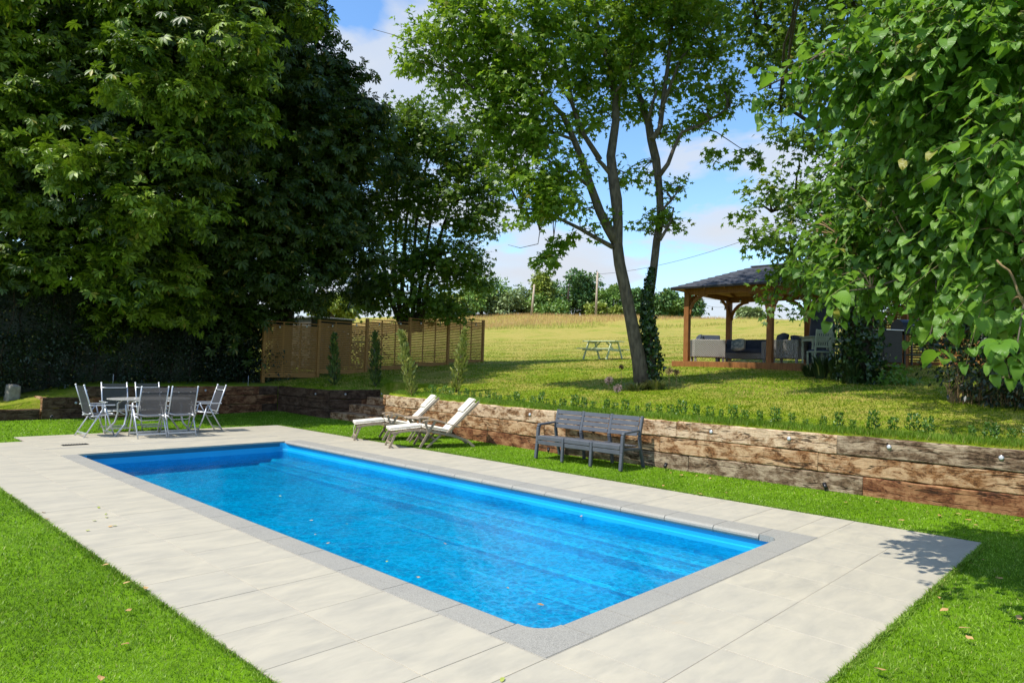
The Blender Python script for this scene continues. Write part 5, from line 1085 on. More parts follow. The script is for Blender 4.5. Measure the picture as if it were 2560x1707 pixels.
# ================================================================== DINING SET
def armchair_proto():
    r = empty('recliner_chair', (0, 0, 0)); A = M['aluminium']; hw = .265
    for s_ in (-1, 1):
        x = s_ * hw
        MB().tube([(x, .27, .0), (x, .16, .30), (x, .08, .585)], .014, 8).build('leg', A, r)
        MB().tube([(x * 1.0, -.27, .0), (x, -.08, .32), (x, .07, .59)], .014, 8).build('leg', A, r)
        MB().box((x * 1.06, .02, .615), (.045, .46, .022), ch=.008).build('armrest', M['aluminium'], r)
        MB().tube([(x * .93, -.10, .38), (x * .93, -.15, .50), (x * .93, -.215, .72), (x * .93, -.30, 1.0)], .014, 8).build('back_post', A, r)
        MB().lathe([(0, .016), (.012, .014), (.017, 0), (.016, -.012)], (x * .93, -.30, 1.0), 10).build('post_cap', M['white_cap'], r)
        MB().tube([(x * .93, -.16, .40), (x * .93, .24, .435)], .013, 8).build('seat_rail', A, r)
    MB().box((0, -.235, .075), (.53, .012, .035), ch=.003).build('stretcher', A, r); MB().box((0, .235, .075), (.53, .012, .035), ch=.003).build('stretcher', A, r)
    MB().tube([(-.24, -.25, .90), (-.12, -.262, .893), (.12, -.262, .893), (.24, -.25, .90)], .012, 8).build('back_rail', A, r)
    MB().tube([(-.24, -.155, .46), (-.14, -.175, .435), (.14, -.175, .435), (.24, -.155, .46)], .011, 8).build('back_rail', A, r)
    MB().tube([(-.24, -.06, .40), (-.15, -.05, .33), (.15, -.05, .33), (.24, -.06, .40)], .009, 8).build('brace', A, r)
    MB().tube([(-.25, .24, .435), (.25, .24, .435)], .012, 8).build('front_rail', A, r)
    def sheet(prof, name):
        mb = MB(); n = 8; vs = []
        for (y, z) in prof:
            for k in range(n + 1): u = k / n * 2 - 1; vs.append((u * .236, y - .018 * (1 - u * u) * .5, z - (.012 * (1 - u * u) if name == 'seat_sling' else 0)))
        fs = [(i * (n + 1) + k, i * (n + 1) + k + 1, (i + 1) * (n + 1) + k + 1, (i + 1) * (n + 1) + k) for i in range(len(prof) - 1) for k in range(n)]
        mb.add(vs, fs, True).build(name, M['sling'], r)
    sheet([(-.158, .46), (-.17, .54), (-.195, .64), (-.215, .72), (-.25, .84), (-.295, .985)], 'back_sling'); sheet([(-.14, .41), (-.02, .413), (.1, .425), (.235, .44)], 'seat_sling')
    return r
proto = armchair_proto(); first = True
for (x, y, a, l_) in [(1.20, 12.74, -PI / 2 + .04, 'leftmost grey recliner chair, side on, facing the table from the left'), (1.95, 12.07, .0, 'grey recliner chair with its back to the pool, left of the two'), (2.53, 12.08, -.03, 'grey recliner chair with its back to the pool, right of the two'),
                      (3.33, 12.66, PI / 2 - .06, 'rightmost grey recliner chair with sunlit pale sling facing left'), (1.82, 13.52, PI, 'grey recliner chair at the far side of the table, left, facing the pool'), (2.52, 13.62, PI + .03, 'grey recliner chair at the far side of the table, half hidden behind front chairs')]:
    c = proto if first else copy_tree(proto); first = False; c.location = (x, y, 0.0015); c.rotation_euler = (0, 0, a); tag(c, l_, 'chair', 'recliner chairs round the dining table')
dt = empty('dining_table', (2.22, 12.82, 0), .0, 'oval grey outdoor dining table with curved metal legs between the recliner chairs', 'table')
mb = MB(); pf = []
for (k, z) in ((.97, .700), (1.0, .706), (1.0, .716), (.985, .722)):
    pf.append([(math.copysign(abs(math.cos(t)) ** .8, math.cos(t)) * .80 * k, math.copysign(abs(math.sin(t)) ** .8, math.sin(t)) * .47 * k, z) for t in np.linspace(0, 2 * PI, 41)[:-1]])
vs = sum(pf, []); fs = [(i * 40 + k, i * 40 + (k + 1) % 40, (i + 1) * 40 + (k + 1) % 40, (i + 1) * 40 + k) for i in range(3) for k in range(40)] + [tuple(range(120, 160)), tuple(range(40))[::-1]]
mb.add(vs, fs).build('table_top', M['table_top'], dt)
for sx in (-1, 1):
    for sy in (-1, 1):
        MB().tube([(sx * .35, sy * .18, .69), (sx * .46, sy * .22, .68), (sx * .54, sy * .25, .60), (sx * .52, sy * .27, .42), (sx * .56, sy * .30, .22), (sx * .74, sy * .36, .0)], .019, 8).build('leg', M['aluminium'], dt)
    MB().tube([(sx * .53, -.265, .45), (sx * .45, -.1, .40), (sx * .45, .1, .40), (sx * .53, .265, .45)], .012, 8).build('stretcher', M['aluminium'], dt)

# ================================================================== STEAMER LOUNGERS
def lounger_proto():
    r = empty('steamer_lounger', (0, 0, 0)); Tk = M['teak']; hw = .27
    def bars(name, pts, w_, h_, ys=(-1, 1), off=0.0, m=None):
        for s_ in ys:
            y = s_ * (hw + off); mb = MB()
            for a, b in zip(pts[:-1], pts[1:]): mb.bar((a[0], y, a[1]), (b[0], y, b[1]), w_, h_, up=(0, 0, 1), ch=.004)
            mb.build(name, m or Tk, r)
    bars('foot_rail', [(0.02, .30), (.20, .345), (.40, .37), (.60, .37)], .022, .045, off=-.03)
    bars('seat_rail', [(.52, .375), (.80, .33), (1.12, .255), (1.30, .20), (1.45, .12), (1.56, .01)], .024, .05, off=-.005)
    bars('foot_leg', [(-.03, .0), (.09, .33)], .03, .04, off=-.035); bars('front_leg', [(.52, 0), (.66, .30), (.80, .575)], .026, .045, off=.02); bars('arm_post', [(.66, .35), (.60, .565)], .024, .04, off=.02)
    bars('brace_leg', [(.92, .27), (.66, .0)], .024, .04, off=-.03)
    for s_ in (-1, 1):
        y = s_ * (hw + .03); mb = MB(); pts = [(.56, .555), (.62, .585), (.74, .59), (.95, .535), (1.25, .44)]; ws = [.06, .075, .07, .055, .04]
        for k in range(4): mb.bar((pts[k][0], y, pts[k][1]), (pts[k + 1][0], y, pts[k + 1][1]), (ws[k] + ws[k + 1]) / 2, .024, ch=.004)
        mb.build('armrest', Tk, r)
        MB().tube([(.80, y - .02 * s_ - .012, .555), (.80, y - .02 * s_ + .012, .555)], .02, 10).build('hinge', M['brass'], r); MB().tube([(.56, y - .05 * s_ - .012, .375), (.56, y - .05 * s_ + .012, .375)], .022, 10).build('hinge', M['brass'], r)
    bars('back_rail', [(1.02, .27), (1.64, .99)], .026, .045, off=-.035)
    for k in range(7): t = (k + .5) / 7; x = 1.06 + t * .56; z = .315 + t * .65; MB().bar((x, -.23, z), (x, .23, z), .05, .012, up=(-.75, 0, .66), ch=.002).build('back_slat', Tk, r)
    for k in range(6): x = .60 + k * .085; MB().bar((x, -.25, .378 - (x - .55) * .21), (x, .25, .378 - (x - .55) * .21), .05, .012, up=(.2, 0, 1), ch=.002).build('seat_slat', Tk, r)
    for k in range(6): x = .05 + k * .095; MB().bar((x, -.235, .33 + .05 * math.sin(x * 2.6)), (x, .235, .33 + .05 * math.sin(x * 2.6)), .05, .012, ch=.002).build('foot_slat', Tk, r)
    for x, z in ((.0, .09), (.06, .285), (.60, .17), (1.34, .16)): MB().box((x, 0, z), (.02, .50, .045), ch=.004).build('cross_bar', Tk, r)
    return r
def cushion_proto():
    r = empty('lounger_cushion', (0, 0, 0)); C_ = M['cream']
    def pad(name, p0, p1, th, wid, puff=.25, rad=.026, m=C_):
        L = math.hypot(p1[0] - p0[0], p1[1] - p0[1]); a = math.atan2(p1[1] - p0[1], p1[0] - p0[0]); nx_, nz_ = -math.sin(a), math.cos(a)
        me = rboxmesh(name, (L, wid, th), rad, 3, m, sub=5, puff=puff); o = obj(name, me, r, ((p0[0] + p1[0]) / 2 + nx_ * th / 2, 0, (p0[1] + p1[1]) / 2 + nz_ * th / 2), (0, -a, 0)); return o, L
    for nm, p0, p1 in (('foot_pad', (-.03, .352), (.56, .42)), ('seat_pad', (.565, .415), (1.13, .30)), ('back_pad', (1.10, .33), (1.60, .935))):
        o, L = pad(nm, p0, p1, .068, .46)
        for s_ in (-1, 1):
            for zz_ in (-.026, .026): MB().tube([(-L / 2 + .02, s_ * .222, zz_), (L / 2 - .02, s_ * .222, zz_)], .0045, 5).build('piping', M['piping'], o)
    o, L = pad('headrest', (1.365, .735), (1.60, 1.02), .055, .40, .35, .024)
    return r
prL = lounger_proto(); prC = cushion_proto(); ang = -27.2 * PI / 180
for i, (x, y, a, l1_, l2_) in enumerate([(4.99, 8.26, ang, 'weathered steamer lounger nearest the bench', 'cream padded cushion on the lounger nearest the bench'), (5.15, 9.66, ang - .02, 'weathered steamer lounger nearest the steps', 'cream padded cushion on the lounger nearest the steps, its tie hanging down')]):
    for pr_, l_, c_ in ((prL, l1_, 'sun lounger'), (prC, l2_, 'cushion')):
        o = pr_ if i == 0 else copy_tree(pr_); o.location = (x, y, 0.004); o.rotation_euler = (0, 0, a); o.scale = (1.04, 1, .90); tag(o, l_, c_, 'steamer loungers on the turf' if c_ == 'sun lounger' else 'cream cushions on the loungers')
    if i == 1: MB().tube([(-.03, -.2, .36), (-.05, -.21, .25), (-.035, -.2, .12), (-.05, -.22, .01)], .004, 5).build('tie', M['cream'], o)
stb = empty('side_table', (5.93, 8.62, .012), ang, 'small round slatted side table between the two loungers', 'side table')
for k in range(7):
    x = -.21 + k * .07; w_ = math.sqrt(max(0, .25 ** 2 - x * x)); MB().box((x, 0, .49), (.06, 2 * w_, .018), ch=.003).build('slat', M['teak'], stb)
MB().lathe([(.235, .465), (.255, .465), (.262, .485), (.255, .50), (.238, .50)], n=24).build('rim', M['teak'], stb)
for s_ in (-1, 1):
    MB().bar((-.16, s_ * .12, 0), (.16, s_ * .12, .47), .022, .032).build('leg', M['teak'], stb); MB().bar((.16, s_ * .145, 0), (-.16, s_ * .145, .47), .022, .032).build('leg', M['teak'], stb)

# ================================================================== BENCH
bn = empty('garden_bench', (6.10, 4.59, .012), 0, 'dark grey three-seat slatted garden bench against the sleeper wall', 'bench')
G = M['grey_plastic']; LB2 = .89
for s_ in (-1, 1):
    y = s_ * LB2; mb = MB(); pts = [(-.0, .0), (.03, .28), (.05, .55), (.08, .585)]
    for a, b in zip(pts[:-1], pts[1:]): mb.bar((a[0], y, a[1]), (b[0], y, b[1]), .055, .055, up=(1, 0, 0), ch=.008)
    mb.build('front_leg', G, bn)
    MB().bar((.045, y, .588), (.50, y, .615), .055, .035, ch=.01).build('armrest', G, bn)
    mb = MB(); pts = [(.66, 0), (.56, .30), (.52, .52), (.60, .84)]
    for a, b in zip(pts[:-1], pts[1:]): mb.bar((a[0], y, a[1]), (b[0], y, b[1]), .05, .05, up=(1, 0, 0), ch=.008)
    mb.build('rear_leg', G, bn); MB().bar((.04, y, .33), (.58, y, .31), .03, .04, ch=.004).build('side_rail', G, bn)
for s_ in (-1, 1):
    y = s_ * .30; MB().bar((.0, y, 0), (.02, y, .40), .05, .05, up=(1, 0, 0), ch=.008).build('front_leg', G, bn); MB().bar((.62, y, 0), (.56, y, .38), .05, .05, up=(1, 0, 0), ch=.008).build('rear_leg', G, bn)
    MB().bar((.545, y, .36), (.50, y, .50), .06, .045, up=(1, 0, 0), ch=.006).build('back_stile', G, bn); MB().bar((.50, y, .50), (.585, y, .845), .055, .036, up=(1, 0, 0), ch=.006).build('back_stile', G, bn)
    MB().box((.27, y, .362), (.50, .05, .05), ch=.006).build('seat_rib', G, bn)
for k in range(3):
    y = (k - 1) * .595; w_ = .535
    for j in range(4): t = j / 4; MB().bar((.512 + t * .085 - .012, y - w_ / 2, .545 + j * .083), (.512 + t * .085 - .012, y + w_ / 2, .545 + j * .083), .073, .018, up=(-.95, 0, .24), ch=.005).build('back_slat', G, bn).data
    for j in range(6): MB().box((.065 + j * .078, y, .392 - j * .006), (.068, w_, .02), ch=.005).build('seat_slat', G, bn)
    for j in range(2): MB().box((.012 + (1 - j) * .006, y, .285 + j * .078), (.02, w_, .07), ch=.006).build('apron_slat', G, bn)
# back slats above used edge-on bars: rebuild upright faces
for o in [c for c in bn.children if c.name.startswith('back_slat')]: bpy.data.objects.remove(o)
for k in range(3):
    y = (k - 1) * .595; w_ = .535
    for j in range(4):
        z = .555 + j * .082; x = .507 + (z - .5) * .245; Rm = np.array([[math.cos(.24), 0, math.sin(.24)], [0, 1, 0], [-math.sin(.24), 0, math.cos(.24)]]); MB().box((x - .02, y, z), (.016, w_, .073), R=Rm, ch=.005).build('back_slat', G, bn)

# ================================================================== SMALL LIGHTS AND LITTER
def spike(px, py, label, z=.02, on=None):
    p = onz(px, py, z) if on is None else on; r = empty('spike_light', (p[0], p[1], z), random.uniform(0, 1), label, 'garden light', 'small spike lights at the foot of the walls')
    MB().tube([(0, 0, -.05), (0, 0, .05)], .006, 6).build('spike', M['black'], r); MB().tube([(-.02, 0, .05), (.0, 0, .065), (.035, 0, .105)], [.018, .026, .03], 10).build('lamp_head', M['black'], r); MB().tube([(.0355, 0, .1055), (.037, 0, .107)], .024, 10).build('lens', M['lens'], r)
spike(1371, 1134, 'spike light on the turf under the left end of the bench'); spike(1663, 1175, 'spike light at the wall foot just right of the bench'); spike(2063, 1228, 'spike light at the wall foot below the grey sleepers'); spike(117, 1049, 'pale-topped spike light at the low wall on the far left', on=(1.28, 16.45))
pz = P3(2472, 967, 11.4); spike(0, 0, 'spike light among the straw stems under the dark bush', z=T(pz[0], pz[1]), on=pz)
lv = []
for k in range(4):
    q = random.Random(k); n = 7; pts = [(math.cos(t) * .030 * q.uniform(.6, 1.2), math.sin(t) * .018 * q.uniform(.6, 1.2), q.uniform(0, .010)) for t in np.linspace(0, 2 * PI, n + 1)[:-1]]
    mb = MB(); mb.add([(0, 0, .004)] + pts, [(0, i + 1, (i + 1) % n + 1) for i in range(n)]); lv.append(mb.mesh('fallen_leaf', M['dry_leaf'])); lv.append(mb.mesh('fallen_leaf', M['green_leaf']))
q = random.Random(17)
def leaf_at(px, py, z, g, k, label, group, s_=1.0):
    p = onz(px, py, z); o = bpy.data.objects.new('fallen_leaf', lv[(k % 4) * 2 + g]); S.collection.objects.link(o); o.location = (p[0], p[1], z + .003); o.rotation_euler = (q.uniform(-.2, .2), q.uniform(-.2, .2), q.uniform(0, 6)); o.scale = (s_,) * 3; tag(o, label, 'leaf', group)
S6 = lambda x, y, x0, y0: (x0 + x / 3.357, y0 + y / 3.357)
for k, (x, y) in enumerate([(850, 55), (1120, 50), (1265, 110), (1170, 185), (1320, 203), (1640, 165), (1790, 150), (1885, 160), (1880, 200), (2080, 190), (1945, 243), (2290, 205), (2300, 295), (2010, 535), (2140, 690), (1855, 1112), (1138, 1458), (1640, 855), (1680, 960), (1930, 578), (2310, 1020), (1890, 1190)]): leaf_at(*S6(x, y, 1860, 1240), .028, 0, k, 'dry tan leaf lying on the turf right of the paving', 'dry leaves on the turf', q.uniform(.8, 1.5))
for k, (x, y) in enumerate([(1540, 1323), (2070, 1385), (1840, 1390), (1930, 1260), (1690, 1235), (1600, 1215), (1820, 1240)]): leaf_at(*S6(x, y, 1200, 820), .025, 0, k, 'dry leaf on the turf between the bench and the right edge', 'dry leaves between bench and paving', q.uniform(.8, 1.4))
for k, (x, y, g) in enumerate([(830, 97, 1), (890, 152, 1), (895, 178, 1), (793, 208, 1), (960, 250, 1), (735, 290, 1), (365, 137, 0), (925, 256, 0), (395, 195, 0)]): leaf_at(*S6(x, y, 0, 1240), .002, g, k, 'small green leaf scrap on the paving left of the pool' if g else 'small brown leaf scrap on the paving left of the pool', 'leaf scraps on the left paving', .8)
for k, (x, y, g) in enumerate([(885, 580, 0), (1075, 962, 0), (845, 1530, 0), (1060, 730, 0), (1220, 775, 0), (1050, 1245, 0)]): leaf_at(*S6(x, y, 0, 1240), .02, g, k, 'dry leaf on the near left turf', 'dry leaves on the left turf', .9)
for k, (x, y, g) in enumerate([(190, 1543, 1)]): leaf_at(*S6(x, y, 1200, 1240), .002, g, k, 'green leaf on the paving near the bottom edge', None, .7)
for k, (px, py) in enumerate([(778, 1301), (867, 1310), (789, 1336), (820, 1358), (967, 1404), (1045, 1443), (1350, 1512), (1023, 1331), (1112, 1359), (1453, 1290), (1595, 1294), (1126, 1208), (1270, 1470), (700, 1240)]): leaf_at(px, py, WZ, k % 3 == 1, k, 'small leaf floating on the pool water', 'leaves floating on the pool', .7 if k != 6 else 1.1)
for i, (px, py) in enumerate([(380, 985), (641, 990)]):
    x = (2.75, 6.35)[i]; r = empty('marker_rod', (x, 17.1, .78), 0, ('thin pale rod standing on the back wall behind the left chairs', 'thin pale rod on the back wall left of the slatted fence')[i], 'rod', 'thin rods on the back wall'); MB().tube([(0, 0, 0), (0, 0, .32)], .006, 6).build('rod', M['lens'], r)
    MB().box((.05, 0, .0), (.16, .03, .012)).build('foot', M['lens'], r)
sp_ = empty('stone_block', (.78, 17.9, .42), .2, 'rough pale stone standing behind the low wall at the far left', 'stone'); me = rboxmesh('stone', (.26, .24, .42), .04, 2, M['stone'], sub=3, puff=.1); so = obj('stone', me, sp_, (0, 0, .16), (0.1, .05, 0))
for v in so.data.vertices: v.co += v.co.normalized() * random.uniform(-.012, .012)

# ================================================================== PICNIC TABLE
cpt = P3(1507, 903, 27.8); pt_ = empty('picnic_table', (cpt[0], cpt[1], T(cpt[0], cpt[1]) + .01), PI / 2 + .05, 'pale green wooden picnic table on the sunny lawn left of the maple', 'picnic table'); GP = M['green_paint']
for k in range(5): MB().box((0, -.30 + k * .15, .745), (1.55, .138, .032), ch=.004).build('top_board', GP, pt_)
for s_ in (-1, 1):
    for j in range(2): MB().box((0, s_ * (.58 + j * .14), .43), (1.55, .13, .032), ch=.004).build('seat_board', GP, pt_)
    x = s_ * .52; MB().box((x, 0, .40), (.035, 1.4, .09), ch=.004).build('seat_bearer', GP, pt_); MB().box((x, 0, .705), (.035, .68, .08), ch=.004).build('top_bearer', GP, pt_)
    for t in (-1, 1): MB().bar((x + s_ * .03, t * .60, .0), (x + s_ * .03, t * .22, .74), .035, .09, up=(1, 0, 0) if False else (0, 1, 0), ch=.004).build('leg', GP, pt_)
    MB().bar((x, 0, .40), (s_ * .14, 0, .72), .08, .035, ch=.004).build('brace', GP, pt_)

# ================================================================== PERGOLA
pg = empty('pergola', (18.3, 5.85, 1.93), 0, 'open-sided timber pergola with dark shingled hip roof right of the lawn', 'pergola'); ro = rootoff(pg)
PW = M['post_wood']; ZD = 1.93; ZB = 4.06; XF_, XB_ = 16.85, 19.78; YS = (8.6, 5.88, 3.06)
for x in (XF_, XB_):
    for y in YS: MB().box((x, y, (ZD + ZB) / 2 + .02), (.17, .17, ZB - ZD + .04), ch=.01).build('post', PW, pg, ro)
for x in (XF_, XB_): MB().box((x, 5.83, ZB + .10), (.12, 5.75, .20), ch=.008).build('beam', PW, pg, ro)
for y in YS: MB().box(((XF_ + XB_) / 2, y, ZB + .13), (3.1, .09, .17), ch=.008).build('cross_beam', PW, pg, ro)
def brace(p, d, L=.62):
    mb = MB(); pp = []
    for k in range(6): t = k / 5; a = t * PI / 2; pp.append((p[0] + d[0] * L * (1 - math.cos(a)) ** 1.0, p[1] + d[1] * L * (1 - math.cos(a)), ZB - L + L * math.sin(a)))
    for a, b in zip(pp[:-1], pp[1:]): mb.bar(a, b, .06, .10, up=(d[0], d[1], .01), ch=.004)
    mb.build('brace', PW, pg, ro)
for x in (XF_, XB_):
    for y in YS:
        if y != YS[-1]: brace((x, y - .08), (0, -1))
        if y != YS[0]: brace((x, y + .08), (0, 1))
        brace((x + (.08 if x == XF_ else -.08), y), ((1 if x == XF_ else -1), 0), .5)
ex0, ex1, ey0, ey1 = XF_ - .38, XB_ + .38, YS[-1] - .40, YS[0] + .40; ZE = 4.27; ZR = 5.02; xm = (ex0 + ex1) / 2; hw_ = (ex1 - ex0) / 2
nC = 11
for k in range(nC):
    t0 = k / nC; t1 = min(1, (k + 1.25) / nC); dz = .018
    for side in range(4):
        def corner_pts(t, lift):
            z = ZE + (ZR - ZE) * t + lift; i = hw_ * t; return [(ex0 + i, ey0 + i, z), (ex0 + i, ey1 - i, z), (ex1 - i, ey1 - i, z), (ex1 - i, ey0 + i, z)]
        A_ = corner_pts(t0, dz + .012); B_ = corner_pts(t1, .004); C_ = corner_pts(t0, -.004); a, b = side, (side + 1) % 4
        mb = MB(); mb.add([A_[a], A_[b], B_[b], B_[a], C_[a], C_[b]], [(0, 1, 2, 3), (4, 5, 1, 0)] if True else []); mb.build('shingle_course', M['shingle'], pg, ro)
rb_ = MB(); 
for side in range(4):
    c = [(ex0 + .02, ey0 + .02, ZE - .03), (ex0 + .02, ey1 - .02, ZE - .03), (ex1 - .02, ey1 - .02, ZE - .03), (ex1 - .02, ey0 + .02, ZE - .03)]; rt = [(xm, ey0 + hw_, ZR - .04), (xm, ey1 - hw_, ZR - .04), (xm, ey1 - hw_, ZR - .04), (xm, ey0 + hw_, ZR - .04)]; a, b = side, (side + 1) % 4; rb_.add([c[a], c[b], rt[b], rt[a]], [(0, 1, 2, 3)])
rb_.build('roof_lining', PW, pg, ro)
for k in range(9):
    y = ey0 + .5 + k * (ey1 - ey0 - 1) / 8; f = min(1, (y - ey0) / hw_, (ey1 - y) / hw_)
    for s_ in (-1, 1): MB().bar((xm + s_ * hw_, y, ZE - .06), (xm + s_ * hw_ * (1 - f), y, ZE - .06 + (ZR - ZE) * f), .05, .08, ch=.003).build('rafter', PW, pg, ro)
for (p, q_, w_) in (((ex0, ey0), (ex0, ey1), 0), ((ex0, ey1), (ex1, ey1), 1), ((ex1, ey0), (ex1, ey1), 0), ((ex0, ey0), (ex1, ey0), 1)): MB().bar((p[0], p[1], ZE - .02), (q_[0], q_[1], ZE - .02), .03, .06, ch=.003).build('fascia', M['black'], pg, ro)
MB().bar((xm, ey0 + hw_, ZR + .03), (xm, ey1 - hw_, ZR + .03), .14, .04).build('ridge_cap', M['shingle'], pg, ro)
for k in range(25): x = 16.55 + k * .145; MB().box((x, 5.85, ZD - .018), (.138, 6.05, .03), ch=.003).build('deck_board', PW, pg, ro)
MB().box((16.50, 5.85, ZD - .135), (.04, 6.15, .24), ch=.005).build('deck_skirt', PW, pg, ro); MB().box((18.3, 8.90, ZD - .10), (3.6, .04, .2), ch=.005).build('deck_skirt', PW, pg, ro)
festoon('festoon_lights', [(16.93, 8.45, 4.02), (16.93, 5.9, 4.02), (16.93, 3.2, 4.02)], 4, .16, 'string of festoon bulbs under the front beam of the pergola'); festoon('festoon_lights', [(16.95, 8.5, 3.98), (19.7, 8.5, 3.98)], 3, .18, 'short string of festoon bulbs under the left side beam of the pergola')
def sofa(x, y, a, W, D_, label, seats=2, hgt=.70, pil=None, cat='sofa'):
    r = empty('wicker_sofa' if seats > 1 else 'wicker_armchair', (x, y, ZD), a, label, cat, 'wicker seats in the pergola'); Wk = M['wicker']
    MB().box((0, -D_ / 2 + .06, .14 + (hgt - .14) / 2), (W, .12, hgt - .14), ch=.02).build('backrest', Wk, r)
    for s_ in (-1, 1): MB().box((s_ * (W / 2 - .065), .06, .14 + (hgt - .14) / 2), (.13, D_ - .12, hgt - .14), ch=.02).build('arm', Wk, r)
    MB().box((0, .05, .235), (W - .27, D_ - .14, .19), ch=.01).build('base', Wk, r)
    for sx in (-1, 1):
        for sy in (-1, 1): MB().box((sx * (W / 2 - .06), sy * (D_ / 2 - .06), .07), (.07, .07, .14), ch=.006).build('leg', Wk, r)
    w_ = (W - .28) / seats
    for k in range(seats):
        xx = -W / 2 + .14 + w_ * (k + .5); obj('seat_cushion', rboxmesh('seat_cushion', (w_ - .01, D_ - .2, .14), .035, 3, M['blue_cushion'], sub=3, puff=.2), r, (xx, .08, .40)); obj('back_cushion', rboxmesh('back_cushion', (w_ - .01, .15, .40), .04, 3, M['blue_cushion'], sub=3), r, (xx, -D_ / 2 + .20, .64 if seats == 1 else .60), (-.15, 0, 0))
    return r
sofa(18.95, 7.62, PI / 2 + .0, 1.75, .85, 'wide wicker sofa with slate cushions at the back of the pergola, facing the lawn', 2)
p1 = P3(1768, 900, 21.9); s1_ = sofa(p1[0], p1[1], -PI / 2 - PI / 4 + PI / 2 - .12, .98, .80, 'wicker armchair behind the front-left pergola post, its back to the lawn', 1, cat='armchair')
p3 = P3(1972, 905, 20.6); sofa(p3[0], p3[1], 0.0 - PI / 2 + PI / 2, .95, .9, 'wicker armchair right of the middle pergola post', 1, cat='armchair')
def pillow(px, py, dep, m, label, sz=(.42, .14, .30), rz=0.8):
    p = P3(px, py, dep); r = empty('cushion', tuple(p), rz, label, 'cushion', 'loose cushions in the pergola'); obj('pad', rboxmesh('pad', sz, .055, 3, m, sub=3, puff=.2), r, (0, 0, 0), (.3, .1, 0))
pillow(1846, 862, 21.9, M['leaf_print'], 'leaf-patterned pillow at the left end of the wide sofa', (.46, .14, .34), PI / 2); pillow(1748, 850, 21.8, M['blue_cushion'], 'dark blue pillow poking above the left armchair'); pillow(1955, 849, 20.7, M['blue_cushion'], 'rounded dark pillow on top of the right armchair', (.5, .2, .34)); pillow(1992, 853, 20.8, M['blue_cushion'], 'flat dark pillow at the right end of the right armchair', (.5, .16, .2))
# navy cover, dining table and chairs, grill
p = P3(2053, 905, 20.4); cv = empty('covered_heater', (p[0], p[1], ZD), 0, 'tall tapered navy cover standing in the pergola', 'covered patio heater'); mb = MB(); rr_ = np.random.default_rng(5); vs = []; n = 28; lv_ = [(0, .40), (.5, .37), (1.0, .33), (1.5, .29), (1.85, .25), (1.98, .16), (2.0, .02)]
for z, r_ in lv_:
    for k in range(n): a = 2 * PI * k / n; R_ = r_ * (1 + .05 * math.sin(a * 6 + z) * (1 - z / 2.2)); vs.append((R_ * math.cos(a), R_ * math.sin(a), z))
mb.add(vs, [(i * n + k, i * n + (k + 1) % n, (i + 1) * n + (k + 1) % n, (i + 1) * n + k) for i in range(len(lv_) - 1) for k in range(n)], True); mb.build('cover', M['navy_cover'], cv)
def slat_chair(px, dep, rz, label):
    p = P3(px, 905, dep); r = empty('slat_back_chair', (p[0], p[1], ZD - (.0 if p[0] > 16.5 else .15)), rz, label, 'chair', 'painted chairs at the pergola table'); C_ = M['sage_paint']
    for sx in (-1, 1):
        MB().bar((sx * .2, .2, 0), (sx * .2, .2, .45), .04, .04, up=(1, 0, 0)).build('leg', C_, r); MB().bar((sx * .2, -.22, 0), (sx * .2, -.20, .5), .04, .04, up=(1, 0, 0)).build('leg', C_, r); MB().bar((sx * .2, -.20, .5), (sx * .2, -.27, 1.06), .04, .035, up=(1, 0, 0)).build('back_post', C_, r)
    MB().box((0, 0, .46), (.46, .46, .035), ch=.01).build('seat', C_, r); obj('seat_pad', rboxmesh('seat_pad', (.40, .40, .05), .02, 2, M['blue_cushion'], sub=2, puff=.2), r, (0, 0, .50))
    MB().box((0, -.268, 1.0), (.40, .022, .10), ch=.006).build('top_rail', C_, r); MB().box((0, -.22, .60), (.40, .022, .05), ch=.004).build('lower_rail', C_, r); MB().box((0, -.21, .2), (.40, .02, .03)).build('stretcher', C_, r)
    for k in range(6): x = -.15 + k * .06; MB().bar((x, -.222, .62), (x, -.266, .96), .032, .012, up=(0, 1, 0), ch=.002).build('back_slat', C_, r)
slat_chair(2046, 18.6, -PI / 4 + .05, 'pale painted slat-back chair, left of the two beside the navy cover'); slat_chair(2092, 18.9, -PI / 4 - .2, 'pale painted slat-back chair half hidden by the ivy trunk')
p = P3(2055, 905, 19.6); tb_ = empty('painted_table', (p[0], p[1], ZD), -PI / 4, 'painted table with turned legs behind the slat-back chairs', 'table'); MB().box((0, 0, .76), (1.0, .8, .035), ch=.008).build('table_top', M['sage_paint'], tb_); MB().box((0, 0, .69), (.9, .7, .10), ch=.004).build('apron', M['sage_paint'], tb_)
for sx in (-1, 1):
    for sy in (-1, 1): MB().lathe([(.022, 0), (.03, .06), (.022, .1), (.034, .25), (.038, .45), (.026, .55), (.04, .6), (.04, .74)], (sx * .42, sy * .32, 0), 12).build('leg', M['sage_paint'], tb_)
p = P3(2245, 925, 17.0); gr = empty('gas_grill', (p[0], p[1], max(ZD, T(p[0], p[1]))), -PI / 4 + .1, 'black hooded gas grill on a cabinet in the shade beside the pergola', 'barbecue'); K_ = M['black']
MB().box((-.32, 0, .43), (.5, .5, .78), ch=.01).build('cabinet', K_, gr)
for sx in (.02, .52):
    for sy in (-.2, .2): MB().box((sx, sy, .40), (.04, .04, .8)).build('leg', K_, gr)
MB().box((.27, 0, .80), (.62, .52, .10), ch=.01).build('burner_box', K_, gr); MB().box((-.32, 0, .84), (.55, .54, .03), ch=.005).build('side_shelf', M['steel'], gr); MB().box((.27, 0, .25), (.55, .45, .02)).build('lower_shelf', K_, gr)
mb = MB(); n = 8; vs = []
for x in (-.04, .58):
    for k in range(n + 1): a = PI * k / n; vs.append((x, .25 * math.cos(a), .86 + .27 * math.sin(a)))
